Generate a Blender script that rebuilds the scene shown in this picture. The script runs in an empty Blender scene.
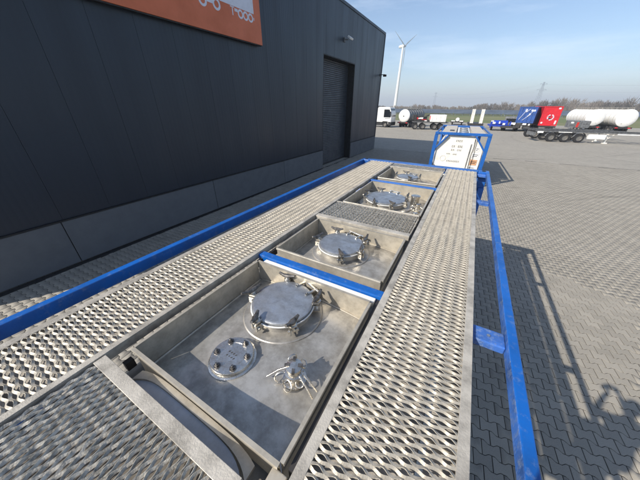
import bpy, math, random
import numpy as np
from math import sin, cos, pi, radians, atan2, sqrt
from mathutils import Vector, Matrix
random.seed(7); rng = np.random.default_rng(7)
scene = bpy.context.scene
C = scene.collection

# ---------------------------------------------------------------- camera, light, exposure
CAMZ = 3.64
cd = bpy.data.cameras.new("Camera"); cam = bpy.data.objects.new("Camera", cd); C.objects.link(cam)
cd.sensor_width = 36; cd.lens = 36*245/640; cd.clip_start = 0.03; cd.clip_end = 6000
R = Matrix(((0.86954651, -0.2434692, 0.42966453), (0.49378925, 0.41487031, -0.76423478), (0.00781258, 0.87670142, 0.48097151)))
cam.matrix_world = Matrix.Translation((0, 0, CAMZ)) @ R.to_4x4()
scene.camera = cam
SUN = Vector((-0.75, -1.115, 1.0)).normalized()
w = bpy.data.worlds.new("World"); scene.world = w; w.use_nodes = True
nt = w.node_tree; bg = nt.nodes['Background']
sky = nt.nodes.new('ShaderNodeTexSky'); sky.sky_type = 'NISHITA'; sky.sun_disc = False
sky.sun_elevation = math.asin(SUN.z); sky.sun_rotation = atan2(SUN.x, SUN.y)
sky.air_density = 1.0; sky.dust_density = .6; sky.ozone_density = 3.5
tc = nt.nodes.new('ShaderNodeTexCoord')
# thin high cirrus streaks mixed into the sky
mp = nt.nodes.new('ShaderNodeMapping'); mp.inputs['Scale'].default_value = (1.2, 3.0, 9.0); mp.inputs['Rotation'].default_value = (0.15, 0.1, 0.5)
ns = nt.nodes.new('ShaderNodeTexNoise'); ns.inputs['Scale'].default_value = 1.6; ns.inputs['Detail'].default_value = 7; ns.inputs['Roughness'].default_value = .62
rp = nt.nodes.new('ShaderNodeMapRange'); rp.inputs[1].default_value = .46; rp.inputs[2].default_value = .72; rp.inputs[3].default_value = 0; rp.inputs[4].default_value = .34
mx = nt.nodes.new('ShaderNodeMix'); mx.data_type = 'RGBA'
mx.inputs[7].default_value = (8.0, 8.6, 9.6, 1)
nt.links.new(tc.outputs['Generated'], mp.inputs[0]); nt.links.new(mp.outputs[0], ns.inputs[0]); nt.links.new(ns.outputs[0], rp.inputs[0])
nt.links.new(rp.outputs[0], mx.inputs[0]); nt.links.new(sky.outputs[0], mx.inputs[6]); nt.links.new(mx.outputs[2], bg.inputs[0])
bg.inputs[1].default_value = 0.115
sd = bpy.data.lights.new("Sun", 'SUN'); sd.energy = 4.9; sd.angle = radians(.53); sd.color = (1, .925, .82)
so = bpy.data.objects.new("Sun", sd); C.objects.link(so); so.rotation_euler = SUN.to_track_quat('Z', 'Y').to_euler(); so.location = (-30, -40, 40)
vs = scene.view_settings; vs.view_transform = 'Standard'; vs.look = 'None'; vs.exposure = 0.5; vs.gamma = 1.0; vs.use_curve_mapping = False

# ---------------------------------------------------------------- helpers
class MB:
    def __init__(s): s.v = []; s.f = []
    def add(s, vs_, fs):
        n = len(s.v); s.v += [tuple(p) for p in vs_]; s.f += [tuple(i+n for i in f) for f in fs]; return s
    def box(s, x0, x1, y0, y1, z0, z1):
        return s.add([(x0,y0,z0),(x1,y0,z0),(x1,y1,z0),(x0,y1,z0),(x0,y0,z1),(x1,y0,z1),(x1,y1,z1),(x0,y1,z1)],
                     [(3,2,1,0),(4,5,6,7),(0,1,5,4),(1,2,6,5),(2,3,7,6),(3,0,4,7)])
    def bar(s, a, b, w_, h, up=(0,0,1)):
        a = Vector(a); b = Vector(b); d = (b-a).normalized(); u = Vector(up)
        if abs(d.dot(u)) > .98: u = Vector((0,1,0))
        sx = d.cross(u).normalized()*w_/2; su = sx.cross(d).normalized()*h/2
        P = [a-sx-su, a+sx-su, a+sx+su, a-sx+su, b-sx-su, b+sx-su, b+sx+su, b-sx+su]
        return s.add(P, [(0,1,2,3),(7,6,5,4),(0,4,5,1),(1,5,6,2),(2,6,7,3),(3,7,4,0)])
    def tube(s, pts, r, n=8, closed=False, caps=True):
        pts = [Vector(p) for p in pts]; m = len(pts); rs = r if isinstance(r, (list, tuple)) else [r]*m
        base = len(s.v); prev = None
        for i, p in enumerate(pts):
            a = pts[(i-1) % m] if (closed or i > 0) else p; b = pts[(i+1) % m] if (closed or i < m-1) else p
            d = (b-a).normalized()
            if prev is None: u = d.orthogonal().normalized()
            else: u = (prev - d*prev.dot(d)).normalized()
            prev = u; q = d.cross(u)
            for k in range(n):
                t = 2*pi*k/n; s.v.append(tuple(p+(u*cos(t)+q*sin(t))*rs[i]))
        for i in range(m if closed else m-1):
            for k in range(n):
                a = base+i*n+k; b = base+i*n+(k+1) % n; c = base+((i+1) % m)*n+(k+1) % n; d = base+((i+1) % m)*n+k
                s.f.append((a, b, c, d))
        if not closed and caps:
            s.f.append(tuple(base+k for k in reversed(range(n)))); s.f.append(tuple(base+(m-1)*n+k for k in range(n)))
        return s
    def lathe(s, prof, n=32, M=None, cap0=False, cap1=True):
        base = len(s.v); M = M or Matrix()
        for r, z in prof:
            for k in range(n):
                t = 2*pi*k/n; s.v.append(tuple(M @ Vector((r*cos(t), r*sin(t), z))))
        for i in range(len(prof)-1):
            for k in range(n):
                a = base+i*n+k; b = base+i*n+(k+1) % n; s.f.append((a, b, b+n, a+n))
        if cap0: s.f.append(tuple(base+k for k in reversed(range(n))))
        if cap1: s.f.append(tuple(base+(len(prof)-1)*n+k for k in range(n)))
        return s
    def prism(s, poly, M, d):      # poly in local xy, extruded to z=d, transformed by M
        n = len(poly)
        P = [M @ Vector((x, y, 0)) for x, y in poly]+[M @ Vector((x, y, d)) for x, y in poly]
        F = [tuple(reversed(range(n))), tuple(range(n, 2*n))]+[(i, (i+1) % n, n+(i+1) % n, n+i) for i in range(n)]
        return s.add(P, F)
    def build(s, name, m, parent=None, smooth=None, bevel=0, loc=None):
        me = bpy.data.meshes.new(name); me.from_pydata(s.v, [], s.f); me.update()
        if m: me.materials.append(m)
        o = bpy.data.objects.new(name, me); C.objects.link(o)
        if smooth is not None:
            me.polygons.foreach_set('use_smooth', [True]*len(me.polygons))
            me.set_sharp_from_angle(angle=radians(smooth))
        if bevel:
            b = o.modifiers.new('Bevel', 'BEVEL'); b.width = bevel; b.segments = 2; b.limit_method = 'ANGLE'; b.angle_limit = radians(40)
        if parent: o.parent = parent
        if loc: o.location = loc
        return o
def tag(o, label=None, cat=None, group=None, kind=None):
    if label: o['label'] = label
    if cat: o['category'] = cat
    if group: o['group'] = group
    if kind: o['kind'] = kind
    return o
def empty(name, loc=(0,0,0), rz=0, **k):
    o = bpy.data.objects.new(name, None); C.objects.link(o); o.location = loc; o.rotation_euler = (0,0,rz); o.empty_display_size = .2
    return tag(o, **k)
def kids(o): return [c for c in bpy.data.objects if c.parent == o]
def clone(o, parent=None, delta=None):
    c = o.copy(); C.objects.link(c); c.parent = parent
    for ch in kids(o): clone(ch, c)
    return c

def mat(name, col, rough=.6, metal=0.0, var=.12, scale=6.0, bump=0.0, bscale=None, col2=None, mixlo=.4, mixhi=.65, stretch=(1,1,1), spec=.5, obj_rand=0.0, rvar=.1, dirt=None):
    m = bpy.data.materials.new(name); m.use_nodes = True; t = m.node_tree; N = t.nodes; L = t.links
    b = N['Principled BSDF']; b.inputs['Metallic'].default_value = metal; b.inputs['Specular IOR Level'].default_value = spec
    co = N.new('ShaderNodeTexCoord'); mp = N.new('ShaderNodeMapping'); mp.inputs['Scale'].default_value = stretch
    L.new(co.outputs['Object'], mp.inputs[0])
    n1 = N.new('ShaderNodeTexNoise'); n1.inputs['Scale'].default_value = scale; n1.inputs['Detail'].default_value = 8; n1.inputs['Roughness'].default_value = .65
    L.new(mp.outputs[0], n1.inputs['Vector'])
    c2 = col2 or tuple(max(0, c*(1-var*2.2)) for c in col)
    c1 = col if col2 else tuple(min(1, c*(1+var)) for c in col)
    mr = N.new('ShaderNodeMapRange'); mr.inputs[1].default_value = mixlo; mr.inputs[2].default_value = mixhi
    L.new(n1.outputs[0], mr.inputs[0])
    mx = N.new('ShaderNodeMix'); mx.data_type = 'RGBA'; mx.inputs[6].default_value = (*c1, 1); mx.inputs[7].default_value = (*c2, 1)
    L.new(mr.outputs[0], mx.inputs[0]); out = mx.outputs[2]
    if dirt:
        nd = N.new('ShaderNodeTexNoise'); nd.inputs['Scale'].default_value = dirt[1]; nd.inputs['Detail'].default_value = 10; nd.inputs['Roughness'].default_value = .75
        L.new(co.outputs['Object'], nd.inputs['Vector'])
        md = N.new('ShaderNodeMapRange'); md.inputs[1].default_value = dirt[2]; md.inputs[2].default_value = dirt[3]; md.inputs[4].default_value = dirt[4]
        L.new(nd.outputs[0], md.inputs[0])
        m3 = N.new('ShaderNodeMix'); m3.data_type = 'RGBA'; m3.inputs[7].default_value = (*dirt[0], 1); L.new(md.outputs[0], m3.inputs[0]); L.new(out, m3.inputs[6]); out = m3.outputs[2]
    if obj_rand:
        oi = N.new('ShaderNodeObjectInfo'); m2 = N.new('ShaderNodeMapRange'); m2.inputs[3].default_value = 1-obj_rand; m2.inputs[4].default_value = 1+obj_rand
        L.new(oi.outputs['Random'], m2.inputs[0]); hs = N.new('ShaderNodeHueSaturation'); L.new(m2.outputs[0], hs.inputs['Value']); L.new(out, hs.inputs['Color']); out = hs.outputs[0]
    L.new(out, b.inputs['Base Color'])
    n2 = N.new('ShaderNodeTexNoise'); n2.inputs['Scale'].default_value = bscale or scale*7; n2.inputs['Detail'].default_value = 5
    L.new(mp.outputs[0], n2.inputs['Vector'])
    rr = N.new('ShaderNodeMapRange'); rr.inputs[1].default_value = .3; rr.inputs[2].default_value = .7; rr.inputs[3].default_value = max(.02, rough-rvar); rr.inputs[4].default_value = min(1, rough+rvar)
    L.new(n1.outputs[0], rr.inputs[0]); L.new(rr.outputs[0], b.inputs['Roughness'])
    if bump:
        bn = N.new('ShaderNodeBump'); bn.inputs['Strength'].default_value = bump; bn.inputs['Distance'].default_value = .01
        L.new(n2.outputs[0], bn.inputs['Height']); L.new(bn.outputs[0], b.inputs['Normal'])
    m['nodes'] = 1
    return m

MAT = dict(
 blue = mat('blue_paint', (.004,.094,.37), .38, var=.10, scale=3, bump=.12, bscale=60, dirt=((.16,.22,.33), 22, .54, .70, .6)),
 blue_scuff = mat('scuffed_blue_paint', (.04,.13,.42), .5, var=.2, scale=5, bump=.25, bscale=90, dirt=((.20,.26,.36), 30, .50, .62, .55)),
 galv = mat('galvanised_grating', (.41,.375,.31), .46, metal=.2, var=.07, scale=10, bump=.25, bscale=160, stretch=(1,.5,1), dirt=((.30,.26,.20), 12, .50, .75, .28)),
 galv_pale = mat('pale_walkway', (.52,.47,.39), .6, metal=.1, var=.08, scale=7),
 galv_side = mat('galvanised_plate', (.43,.40,.345), .50, metal=.2, var=.18, scale=9, bump=.2, bscale=150, dirt=((.62,.60,.56), 45, .6, .75, .5)),
 galv_grey = mat('grey_grating', (.50,.46,.385), .42, metal=.25, var=.25, scale=45, bump=.3, bscale=160, dirt=((.46,.44,.40), 60, .52, .64, .6)),
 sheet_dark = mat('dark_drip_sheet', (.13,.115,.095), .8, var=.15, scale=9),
 steel = mat('stainless_steel', (.47,.45,.41), .42, metal=.62, var=.16, scale=7, bump=.10, bscale=30, dirt=((.22,.205,.18), 8, .46, .66, .65), rvar=.14),
 steel_wall = mat('stainless_wall', (.47,.43,.355), .44, metal=.45, var=.10, scale=11, bump=.06, dirt=((.30,.255,.19), 14, .52, .72, .5)),
 steel_bright = mat('polished_steel', (.66,.63,.57), .24, metal=.95, var=.12, scale=30, bump=.15, bscale=200),
 lid = mat('brushed_lid_steel', (.47,.49,.51), .40, metal=.8, var=.10, scale=9, bump=.07, bscale=60, stretch=(1,1.6,1), dirt=((.20,.21,.225), 16, .46, .66, .6), rvar=.14),
 bolt = mat('bolt_steel', (.22,.21,.20), .35, metal=.85, var=.2, scale=40),
 clampm = mat('dark_clamp_metal', (.15,.14,.13), .45, metal=.7, var=.3, scale=40),
 clad_pale = mat('pale_cladding', (.40,.42,.45), .5, metal=.2, var=.08, scale=5, dirt=((.25,.24,.22), 8, .5, .7, .5)),
 clad = mat('tank_cladding', (.26,.275,.29), .55, metal=.2, var=.15, scale=5, bump=.05, dirt=((.17,.16,.145), 6, .48, .66, .7)),
 panel = mat('dark_wall_panel', (.0065,.0150,.030), .40, var=.05, scale=1.6, bump=.04, bscale=6, stretch=(1,1,.10), obj_rand=.05, dirt=((.015,.024,.036), .8, .5, .8, .35), rvar=.08),
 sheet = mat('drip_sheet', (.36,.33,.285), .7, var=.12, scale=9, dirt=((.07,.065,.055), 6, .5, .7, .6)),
 plinth = mat('plinth_concrete', (.098,.108,.122), .7, var=.03, scale=3, bump=.2, bscale=90, obj_rand=.08),
 seam = mat('seam_black', (.006,.007,.009), .7),
 door = mat('roller_door_paint', (.036,.044,.056), .4, var=.08, scale=2),
 black = mat('matt_black', (.010,.010,.012), .6, var=.2),
 orange = mat('sign_orange', (.56,.135,.05), .5, var=.05, scale=1.2),
 white = mat('white_paint', (.74,.74,.72), .42, var=.05, scale=2.5, dirt=((.5,.47,.4), 3, .55, .8, .3)),
 signwhite = mat('sign_white', (.62,.64,.72), .5, var=.03),
 cream = mat('cream_cladding', (.76,.735,.67), .5, var=.05, scale=3, dirt=((.5,.42,.3), 3, .55, .78, .35)),
 red = mat('red_paint', (.55,.012,.022), .45, var=.08, scale=2),
 dblue = mat('container_blue', (.018,.07,.26), .45, var=.15, scale=2, dirt=((.2,.25,.35), 3, .58, .75, .35)),
 vblue = mat('bright_blue_paint', (.008,.04,.36), .4, var=.1, scale=3),
 tyre = mat('tyre_rubber', (.018,.018,.02), .85, var=.2, scale=20),
 rim = mat('wheel_rim_grey', (.20,.19,.175), .5, metal=.4, var=.2, scale=20),
 chassis = mat('chassis_black', (.024,.023,.024), .6, var=.3, scale=6, dirt=((.08,.07,.06), 5, .5, .7, .5)),
 greybox = mat('grey_machinery', (.14,.145,.15), .55, var=.25, scale=5),
 glass = mat('dark_glass', (.012,.015,.02), .08, var=.1),
 twig = mat('bare_twigs', (.15,.125,.105), .9, var=.35, scale=.05, bscale=1),
 solar = mat('solar_glass', (.075,.095,.125), .4, var=.15, scale=.2),
 pylon = mat('pylon_steel', (.19,.22,.27), .7, var=.1),
 skin = mat('skin', (.48,.28,.19), .55, var=.05, scale=8),
 cloth = mat('navy_jacket', (.02,.025,.04), .85, var=.1), trouser = mat('dark_trousers', (.03,.03,.035), .85), hair = mat('brown_hair', (.04,.025,.015), .7),
 redtext = mat('red_mark', (.5,.03,.02), .5), orangeplate = mat('placard_orange', (.55,.30,.16), .5, var=.05), ink = mat('print_black', (.03,.03,.035), .6),
)
# the grass field
def m_field():
    m = mat('field_grass', (.10,.125,.032), .9, col2=(.155,.15,.06), scale=.06, mixlo=.4, mixhi=.6, bump=.6, bscale=3)
    return m
MAT['grass'] = m_field()

# paving material: shared colour logic of real paver blocks and the far sheet
ROW, LEN, PROT = .143, .200, radians(4.0)
def m_paving(far):
    m = bpy.data.materials.new('paving_far' if far else 'paving_block'); m.use_nodes = True; t = m.node_tree; N = t.nodes; L = t.links
    b = N['Principled BSDF']; b.inputs['Roughness'].default_value = .82; b.inputs['Specular IOR Level'].default_value = .3
    ge = N.new('ShaderNodeNewGeometry')
    def noise(sc, de, ro=.6):
        n = N.new('ShaderNodeTexNoise'); n.inputs['Scale'].default_value = sc; n.inputs['Detail'].default_value = de; n.inputs['Roughness'].default_value = ro
        L.new(ge.outputs['Position'], n.inputs['Vector']); return n.outputs[0]
    def mrange(x, a, b_, c, d):
        r = N.new('ShaderNodeMapRange'); r.inputs[1].default_value = a; r.inputs[2].default_value = b_; r.inputs[3].default_value = c; r.inputs[4].default_value = d
        L.new(x, r.inputs[0]); return r.outputs[0]
    def mul(a, b_):
        r = N.new('ShaderNodeMath'); r.operation = 'MULTIPLY'; L.new(a, r.inputs[0])
        if isinstance(b_, float): r.inputs[1].default_value = b_
        else: L.new(b_, r.inputs[1])
        return r.outputs[0]
    v = mul(mrange(noise(.35, 6), .3, .7, .93, 1.06), mrange(noise(2.5, 5, .7), .3, .7, .95, 1.05))
    v = mul(v, mrange(noise(90, 4), .2, .8, .84, 1.14))
    if not far:
        at = N.new('ShaderNodeAttribute'); at.attribute_name = 'tone'
        v = mul(v, at.outputs['Fac'])
        oi = N.new('ShaderNodeObjectInfo'); v = mul(v, mrange(oi.outputs['Random'], 0, 1, .90, 1.08))
    # tyre marks: dark arcs left by manoeuvring lorries
    sx = N.new('ShaderNodeSeparateXYZ'); L.new(ge.outputs['Position'], sx.inputs[0])
    for cx, cy, rad, wd, st in ((16, 4, 15.6, .14, .20), (16, 4, 16.5, .12, .14), (2, 52, 26, .16, .18), (2, 52, 28.1, .16, .16), (26, 44, 21, .2, .16), (9, -14, 30.5, .15, .13), (-20, 60, 42, .25, .12)):
        vd = N.new('ShaderNodeVectorMath'); vd.operation = 'DISTANCE'; vd.inputs[1].default_value = (cx, cy, 0)
        L.new(ge.outputs['Position'], vd.inputs[0])
        s = N.new('ShaderNodeMath'); s.operation = 'SUBTRACT'; s.inputs[1].default_value = rad; L.new(vd.outputs['Value'], s.inputs[0])
        a = N.new('ShaderNodeMath'); a.operation = 'ABSOLUTE'; L.new(s.outputs[0], a.inputs[0])
        k = mrange(a.outputs[0], wd*.4, wd, 1.0, 0.0)
        k = mul(k, mrange(noise(.22, 2), .42, .6, 0, st))
        o = N.new('ShaderNodeMath'); o.operation = 'SUBTRACT'; o.inputs[0].default_value = 1; L.new(k, o.inputs[1]); v = mul(v, o.outputs[0])
    v = mul(v, mrange(noise(.9, 3, .5), .66, .76, 1.0, .72))      # a few oil stains
    if far:
        mp = N.new('ShaderNodeMapping'); mp.inputs['Rotation'].default_value = (0, 0, -PROT)
        L.new(ge.outputs['Position'], mp.inputs[0])
        br = N.new('ShaderNodeTexBrick'); br.offset = .5; br.inputs['Scale'].default_value = 1; br.inputs['Brick Width'].default_value = LEN; br.inputs['Row Height'].default_value = ROW
        br.inputs['Mortar Size'].default_value = .0055; br.inputs['Mortar Smooth'].default_value = .3
        br.inputs['Color1'].default_value = (.99,.99,.99,1); br.inputs['Color2'].default_value = (1.16,1.16,1.16,1); br.inputs['Mortar'].default_value = (.22,.21,.19,1)
        L.new(mp.outputs[0], br.inputs[0]); v = mul(v, br.outputs['Color'])
    cm = N.new('ShaderNodeMix'); cm.data_type = 'RGBA'; cm.inputs[6].default_value = (.308,.283,.237,1); cm.inputs[7].default_value = (.278,.260,.225,1)
    L.new(noise(.12, 3), cm.inputs[0])
    vm = N.new('ShaderNodeVectorMath'); vm.operation = 'SCALE'; L.new(cm.outputs[2], vm.inputs[0]); L.new(v, vm.inputs['Scale'])
    L.new(vm.outputs[0], b.inputs['Base Color'])
    bn = N.new('ShaderNodeBump'); bn.inputs['Strength'].default_value = .35; bn.inputs['Distance'].default_value = .004; L.new(noise(140, 4), bn.inputs['Height']); L.new(bn.outputs[0], b.inputs['Normal'])
    return m
MAT['paver'] = m_paving(False); MAT['pave_far'] = m_paving(True)
MAT['sand'] = mat('joint_sand', (.022,.020,.017), .95, var=.2, scale=20)

# ---------------------------------------------------------------- ground
X0, X1, Y0, Y1 = -8.05, 15.0, -1.5, 25.0
pv = MB()
def rect(m_, a, b, c, d, z): m_.add([(a,c,z),(b,c,z),(b,d,z),(a,d,z)], [(0,1,2,3)])
rect(pv, -80, X0, -60, 82, 0); rect(pv, X1, 110, -60, 82, 0); rect(pv, X0, X1, -60, Y0, 0); rect(pv, X0, X1, Y1, 82, 0)
pavement = tag(pv.build('pavement', MAT['pave_far']), kind='structure', label='grey beige block paved yard around the containers')
sb = MB(); rect(sb, X0-.02, X1+.02, Y0-.02, Y1+.02, -.0052); sb.build('joint_sand', MAT['sand'], pavement)
fld = MB(); rect(fld, -3500, 3500, -300, 4500, -.03)
tag(fld.build('field', MAT['grass']), kind='structure', label='flat olive green grass field beyond the yard')

# double-T shaped block: outline with wavy long sides, chamfered top
def paver_outline():
    h = ROW/2-.0038; l = LEN/2-.0038; A = .0155
    up = [(-l, h+A), (-l*.74, h+A), (-l*.30, h-A), (l*.30, h-A), (l*.74, h+A), (l, h+A)]
    lo = [(x, -y) for x, y in reversed(up)]
    return lo[::-1][::-1] and (list(reversed(up)) + [(-x, -y) for x, y in reversed(up)])
OUT = np.array(paver_outline())          # counter-clockwise
cen = OUT.mean(0)
INN = OUT*np.array([1-.005*2/LEN*1.0, 1]) ; INN = OUT - np.sign(OUT)*np.array([.0025, .0025])
n_o = len(OUT)
PV = np.vstack([np.c_[INN, np.zeros(n_o)], np.c_[OUT, np.full(n_o, -.0030)], np.c_[OUT, np.full(n_o, -.0075)]])
PF = [tuple(range(n_o))] + [(n_o+i, n_o+(i+1) % n_o, (i+1) % n_o, i) for i in range(n_o)] + [(2*n_o+i, 2*n_o+(i+1) % n_o, n_o+(i+1) % n_o, n_o+i) for i in range(n_o)]
MI = np.array(R).T
def project(p):
    q = MI @ (np.array(p)-np.array([0,0,CAMZ])); return (320+245*q[0]/-q[2], 240-245*q[1]/-q[2]) if q[2] < -.01 else (-999, -999)
ca, sa = cos(PROT), sin(PROT)
cands = []
for r in range(int((Y0-3)/ROW), int((Y1+3)/ROW)):
    for c in range(int((X0-3)/LEN), int((X1+3)/LEN)):
        u = (c+.5*(r % 2))*LEN; v = r*ROW; x = ca*u-sa*v; y = sa*u+ca*v
        if not (X0+.09 < x < X1-.05 and Y0+.05 < y < Y1-.05): continue
        if -7.0 < x < -.9 and y > 8 and False: continue
        cands.append((x, y))
vis = []
for i, (x, y) in enumerate(cands):
    px, py = project((x, y, 0))
    if 0 < px < 640 and 0 < py < 480 and (px > 474 and px > 474+max(0, (py-170))*.0) :
        edge = 491+(py-170)*.168
        if px > edge+2 or 474 < px < edge-32: vis.append((x*x+y*y, i))
vis.sort(); near = set(i for _, i in vis[:295])
pm = bpy.data.meshes.new('paver'); pm.from_pydata(PV.tolist(), [], PF); pm.materials.append(MAT['paver'])
pm.attributes.new('tone', 'FLOAT', 'FACE').data.foreach_set('value', [1.0]*len(PF))
for i in near:
    x, y = cands[i]; o = bpy.data.objects.new('paver', pm); C.objects.link(o); o.parent = pavement
    o.location = (x, y, random.uniform(-.0015, .0015)); o.rotation_euler = (random.gauss(0, .004), random.gauss(0, .004), PROT)
rest = np.array([cands[i] for i in range(len(cands)) if i not in near])
K = len(rest); rotm = np.array([[ca, -sa], [sa, ca]])
NV = 3*n_o
base = PV[:NV].copy(); base[:, :2] = base[:, :2] @ rotm.T
allv = np.repeat(base[None], K, 0); allv[:, :, :2] += rest[:, None, :]
tx = rng.normal(0, .004, K); ty = rng.normal(0, .004, K); dz = rng.uniform(-.0015, .0015, K)
allv[:, :, 2] += dz[:, None] + base[None, :, 0]*tx[:, None] + base[None, :, 1]*ty[:, None]
def fast_mesh(name, verts, faces_list_sizes, loops, m_):
    me = bpy.data.meshes.new(name); me.vertices.add(len(verts)); me.vertices.foreach_set('co', np.asarray(verts, dtype=np.float32).ravel())
    me.loops.add(len(loops)); me.loops.foreach_set('vertex_index', np.asarray(loops, dtype=np.int32))
    sz = np.asarray(faces_list_sizes, dtype=np.int32); me.polygons.add(len(sz))
    st = np.concatenate([[0], np.cumsum(sz)[:-1]]).astype(np.int32)
    me.polygons.foreach_set('loop_start', st); me.polygons.foreach_set('loop_total', sz)
    me.update(calc_edges=True); me.materials.append(m_); return me
f1 = [list(f) for f in PF]
l1 = np.array(sum(f1, [])); s1 = np.array([len(f) for f in f1])
loops = (l1[None]+np.arange(K)[:, None]*NV).ravel(); sizes = np.tile(s1, K)
me = fast_mesh('paver_field', allv.reshape(-1, 3), sizes, loops, MAT['paver'])
me.attributes.new('tone', 'FLOAT', 'FACE').data.foreach_set('value', np.repeat(rng.uniform(.89, 1.09, K), len(f1)).astype(np.float32))
o = bpy.data.objects.new('paver_field', me); C.objects.link(o); o.parent = pavement; tag(o, kind='stuff')
# dark strip at the foot of the building
ds = MB(); ds.box(-8.05, -7.88, -.7, 14.4, -.008, .006)
tag(ds.build('foot_strip', MAT['black']), kind='structure')

# ---------------------------------------------------------------- warehouse
WR = empty('warehouse', (-8.09, .158, 0), -radians(.38), label='dark blue grey warehouse clad in vertical metal panels with a concrete plinth', cat='warehouse')
H = 8.78; YE = 24.45; YS = -.92; DY0, DY1, DH = 14.32, 18.62, 6.08
m = MB()
m.box(-34, -.14, YE-.3, YE-.01, 0, H-.06); m.box(-34, -.14, YS+.01, YS+.3, 0, H-.06); m.box(-34, -33.7, YS+.3, YE-.3, 0, H-.06); m.build('wall', MAT['panel'], WR)
m = MB(); m.box(-34, -.02, YS+.02, YE-.02, H-.06, H-.01); m.build('roof', MAT['panel'], WR)
m = MB(); m.box(-.14, -.085, YS+.02, DY0-.02, .02, H-.06); m.box(-.14, -.085, DY1+.02, YE-.02, .02, H-.06); m.box(-.14, -.085, DY0-.02, DY1+.02, DH+.02, H-.06); m.build('wall_core', MAT['seam'], WR)
m = MB(); m.box(-.10, .035, YS, YE, H-.10, H+.04); m.build('roof_trim', MAT['panel'], WR, bevel=.008)
m = MB(); m.box(-.02, .03, YE-.06, YE+.03, 1.16, H-.11); m.build('corner_trim', MAT['panel'], WR)
# cladding panels, 1 m wide, each with two shallow pressed lines
seams = [YS, .5]+[.5+1.005*k for k in range(1, 24)]
seams = [s for s in seams if s < YE-.2]+[YE-.07]
for a, b in zip(seams[:-1], seams[1:]):
    segs = [(a, b, 1.17)]
    if b > DY0 and a < DY1:
        segs = []
        if a < DY0-.05: segs.append((a, DY0-.05, 1.17))
        segs.append((max(a, DY0-.05), min(b, DY1+.05), DH+.05))
        if b > DY1+.05: segs.append((DY1+.05, b, 1.17))
    for (p, q, z0) in segs:
        if q-p < .03: continue
        m = MB(); n = max(2, int((q-p)/.12)); ys = np.linspace(p+.003, q-.003, n*3+1); prof = []
        for i, y in enumerate(ys): prof.append((y, -.0015 if i % 3 == 0 and 0 < i < len(ys)-1 else 0.0))
        V = []; F = []
        V.append((-.084, ys[0], z0)); V.append((-.084, ys[0], H-.11))
        for y, d in prof: V.append((d, y, z0)); V.append((d, y, H-.11))
        V.append((-.084, ys[-1], z0)); V.append((-.084, ys[-1], H-.11))
        for i in range(len(V)//2-1): F.append((2*i, 2*i+2, 2*i+3, 2*i+1))
        F.append(tuple(range(0, len(V), 2))[::-1])
        m.add(V, F); m.build('wall_panel', MAT['panel'], WR)
for a, b in ((YS, 1.44), (1.44, 5.82), (5.82, 10.2), (10.2, DY0-.05), (DY1+.05, YE)):
    m = MB(); m.box(-.084, .045, a+.008, b-.008, .02, 1.13); m.build('plinth_panel', MAT['plinth'], WR, bevel=.012)
m = MB(); m.box(-.084, .055, YS, DY0-.05, 1.132, 1.165); m.box(-.084, .055, DY1+.05, YE, 1.132, 1.165); m.build('plinth_flashing', MAT['seam'], WR)
# roller door set back in its opening
m = MB(); m.box(-.55, -.001, DY0-.045, DY0, .01, DH+.045); m.box(-.55, -.001, DY1, DY1+.045, .01, DH+.045); m.box(-.55, -.001, DY0, DY1, DH, DH+.045); m.build('door_frame', MAT['black'], WR)
dr = MB(); V = []; F = []
nz = 58
for i in range(nz):
    z0 = .02+i*(DH-.02)/nz; z1 = .02+(i+1)*(DH-.02)/nz; zm = (z0+z1)/2
    for z, x in ((z0, -.50), (z0+.018, -.478), (zm, -.472), (z1-.018, -.478)): V.append((x, DY0+.002, z)); V.append((x, DY1-.002, z))
for i in range(len(V)//2-1): F.append((2*i, 2*i+1, 2*i+3, 2*i+2))
dr.add(V, F); door = dr.build('roller_door', MAT['door'], WR)
m = MB(); m.box(-.52, -.46, DY0+.002, DY1-.002, .0, .10); m.build('bottom_bar', MAT['black'], door)

# orange sign
SG = empty('sign_board', (-8.02, 2.1, 5.66), -radians(.38), label='large orange sign board with white lorry pictograms high on the dark wall', cat='sign')
m = MB(); m.box(0, .13, 0, 7.18, 0, 2.9); m.build('board', MAT['orange'], SG, bevel=.006)
m = MB(); m.box(.0, .11, .02, 7.16, -.03, -.002); m.build('shade_strip', MAT['black'], SG)  # black strip below the board, the shade there put into its colour
def onwall(y, z): return (y-2.1, z-5.66)
sx = .131
def plate(y0, y1, z0, z1, name='print_block'):
    a, c = onwall(y0, z0); b, d = onwall(y1, z1); m = MB(); m.box(sx-.002, sx+.004, a, b, c, d); return m.build(name, MAT['signwhite'], SG)
def ring(y, z, r, name='wheel_pictogram'):
    a, c = onwall(y, z); m = MB(); n = 28; V = []; F = []
    for k in range(n):
        t = 2*pi*k/n
        for rr, xx in ((r, sx), (r, sx+.004), (r*.58, sx+.004), (r*.58, sx)): V.append((xx, a+rr*cos(t), c+rr*sin(t)))
    for k in range(n):
        i = 4*k; j = 4*((k+1) % n)
        for q in range(3): F.append((i+q, j+q, j+q+1, i+q+1))
    m.add(V, F); return m.build(name, MAT['signwhite'], SG, smooth=30)
plate(7.42, 8.93, 6.50, 7.55, 'trailer_pictogram')
for y in (8.27, 8.51, 8.75): ring(y, 6.36, .125)
plate(7.90, 7.935, 6.26, 6.49); plate(7.83, 8.0, 6.46, 6.49); plate(8.01, 8.15, 6.38, 6.46); plate(8.90, 8.93, 6.32, 6.40)
ring(6.76, 6.36, .15); ring(7.27, 6.38, .15); plate(6.90, 7.13, 6.36, 6.47); plate(6.42, 6.60, 6.36, 6.47); plate(6.30, 7.36, 6.56, 6.62, 'lorry_pictogram'); plate(7.02, 7.38, 6.62, 7.2, 'lorry_pictogram')
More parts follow.
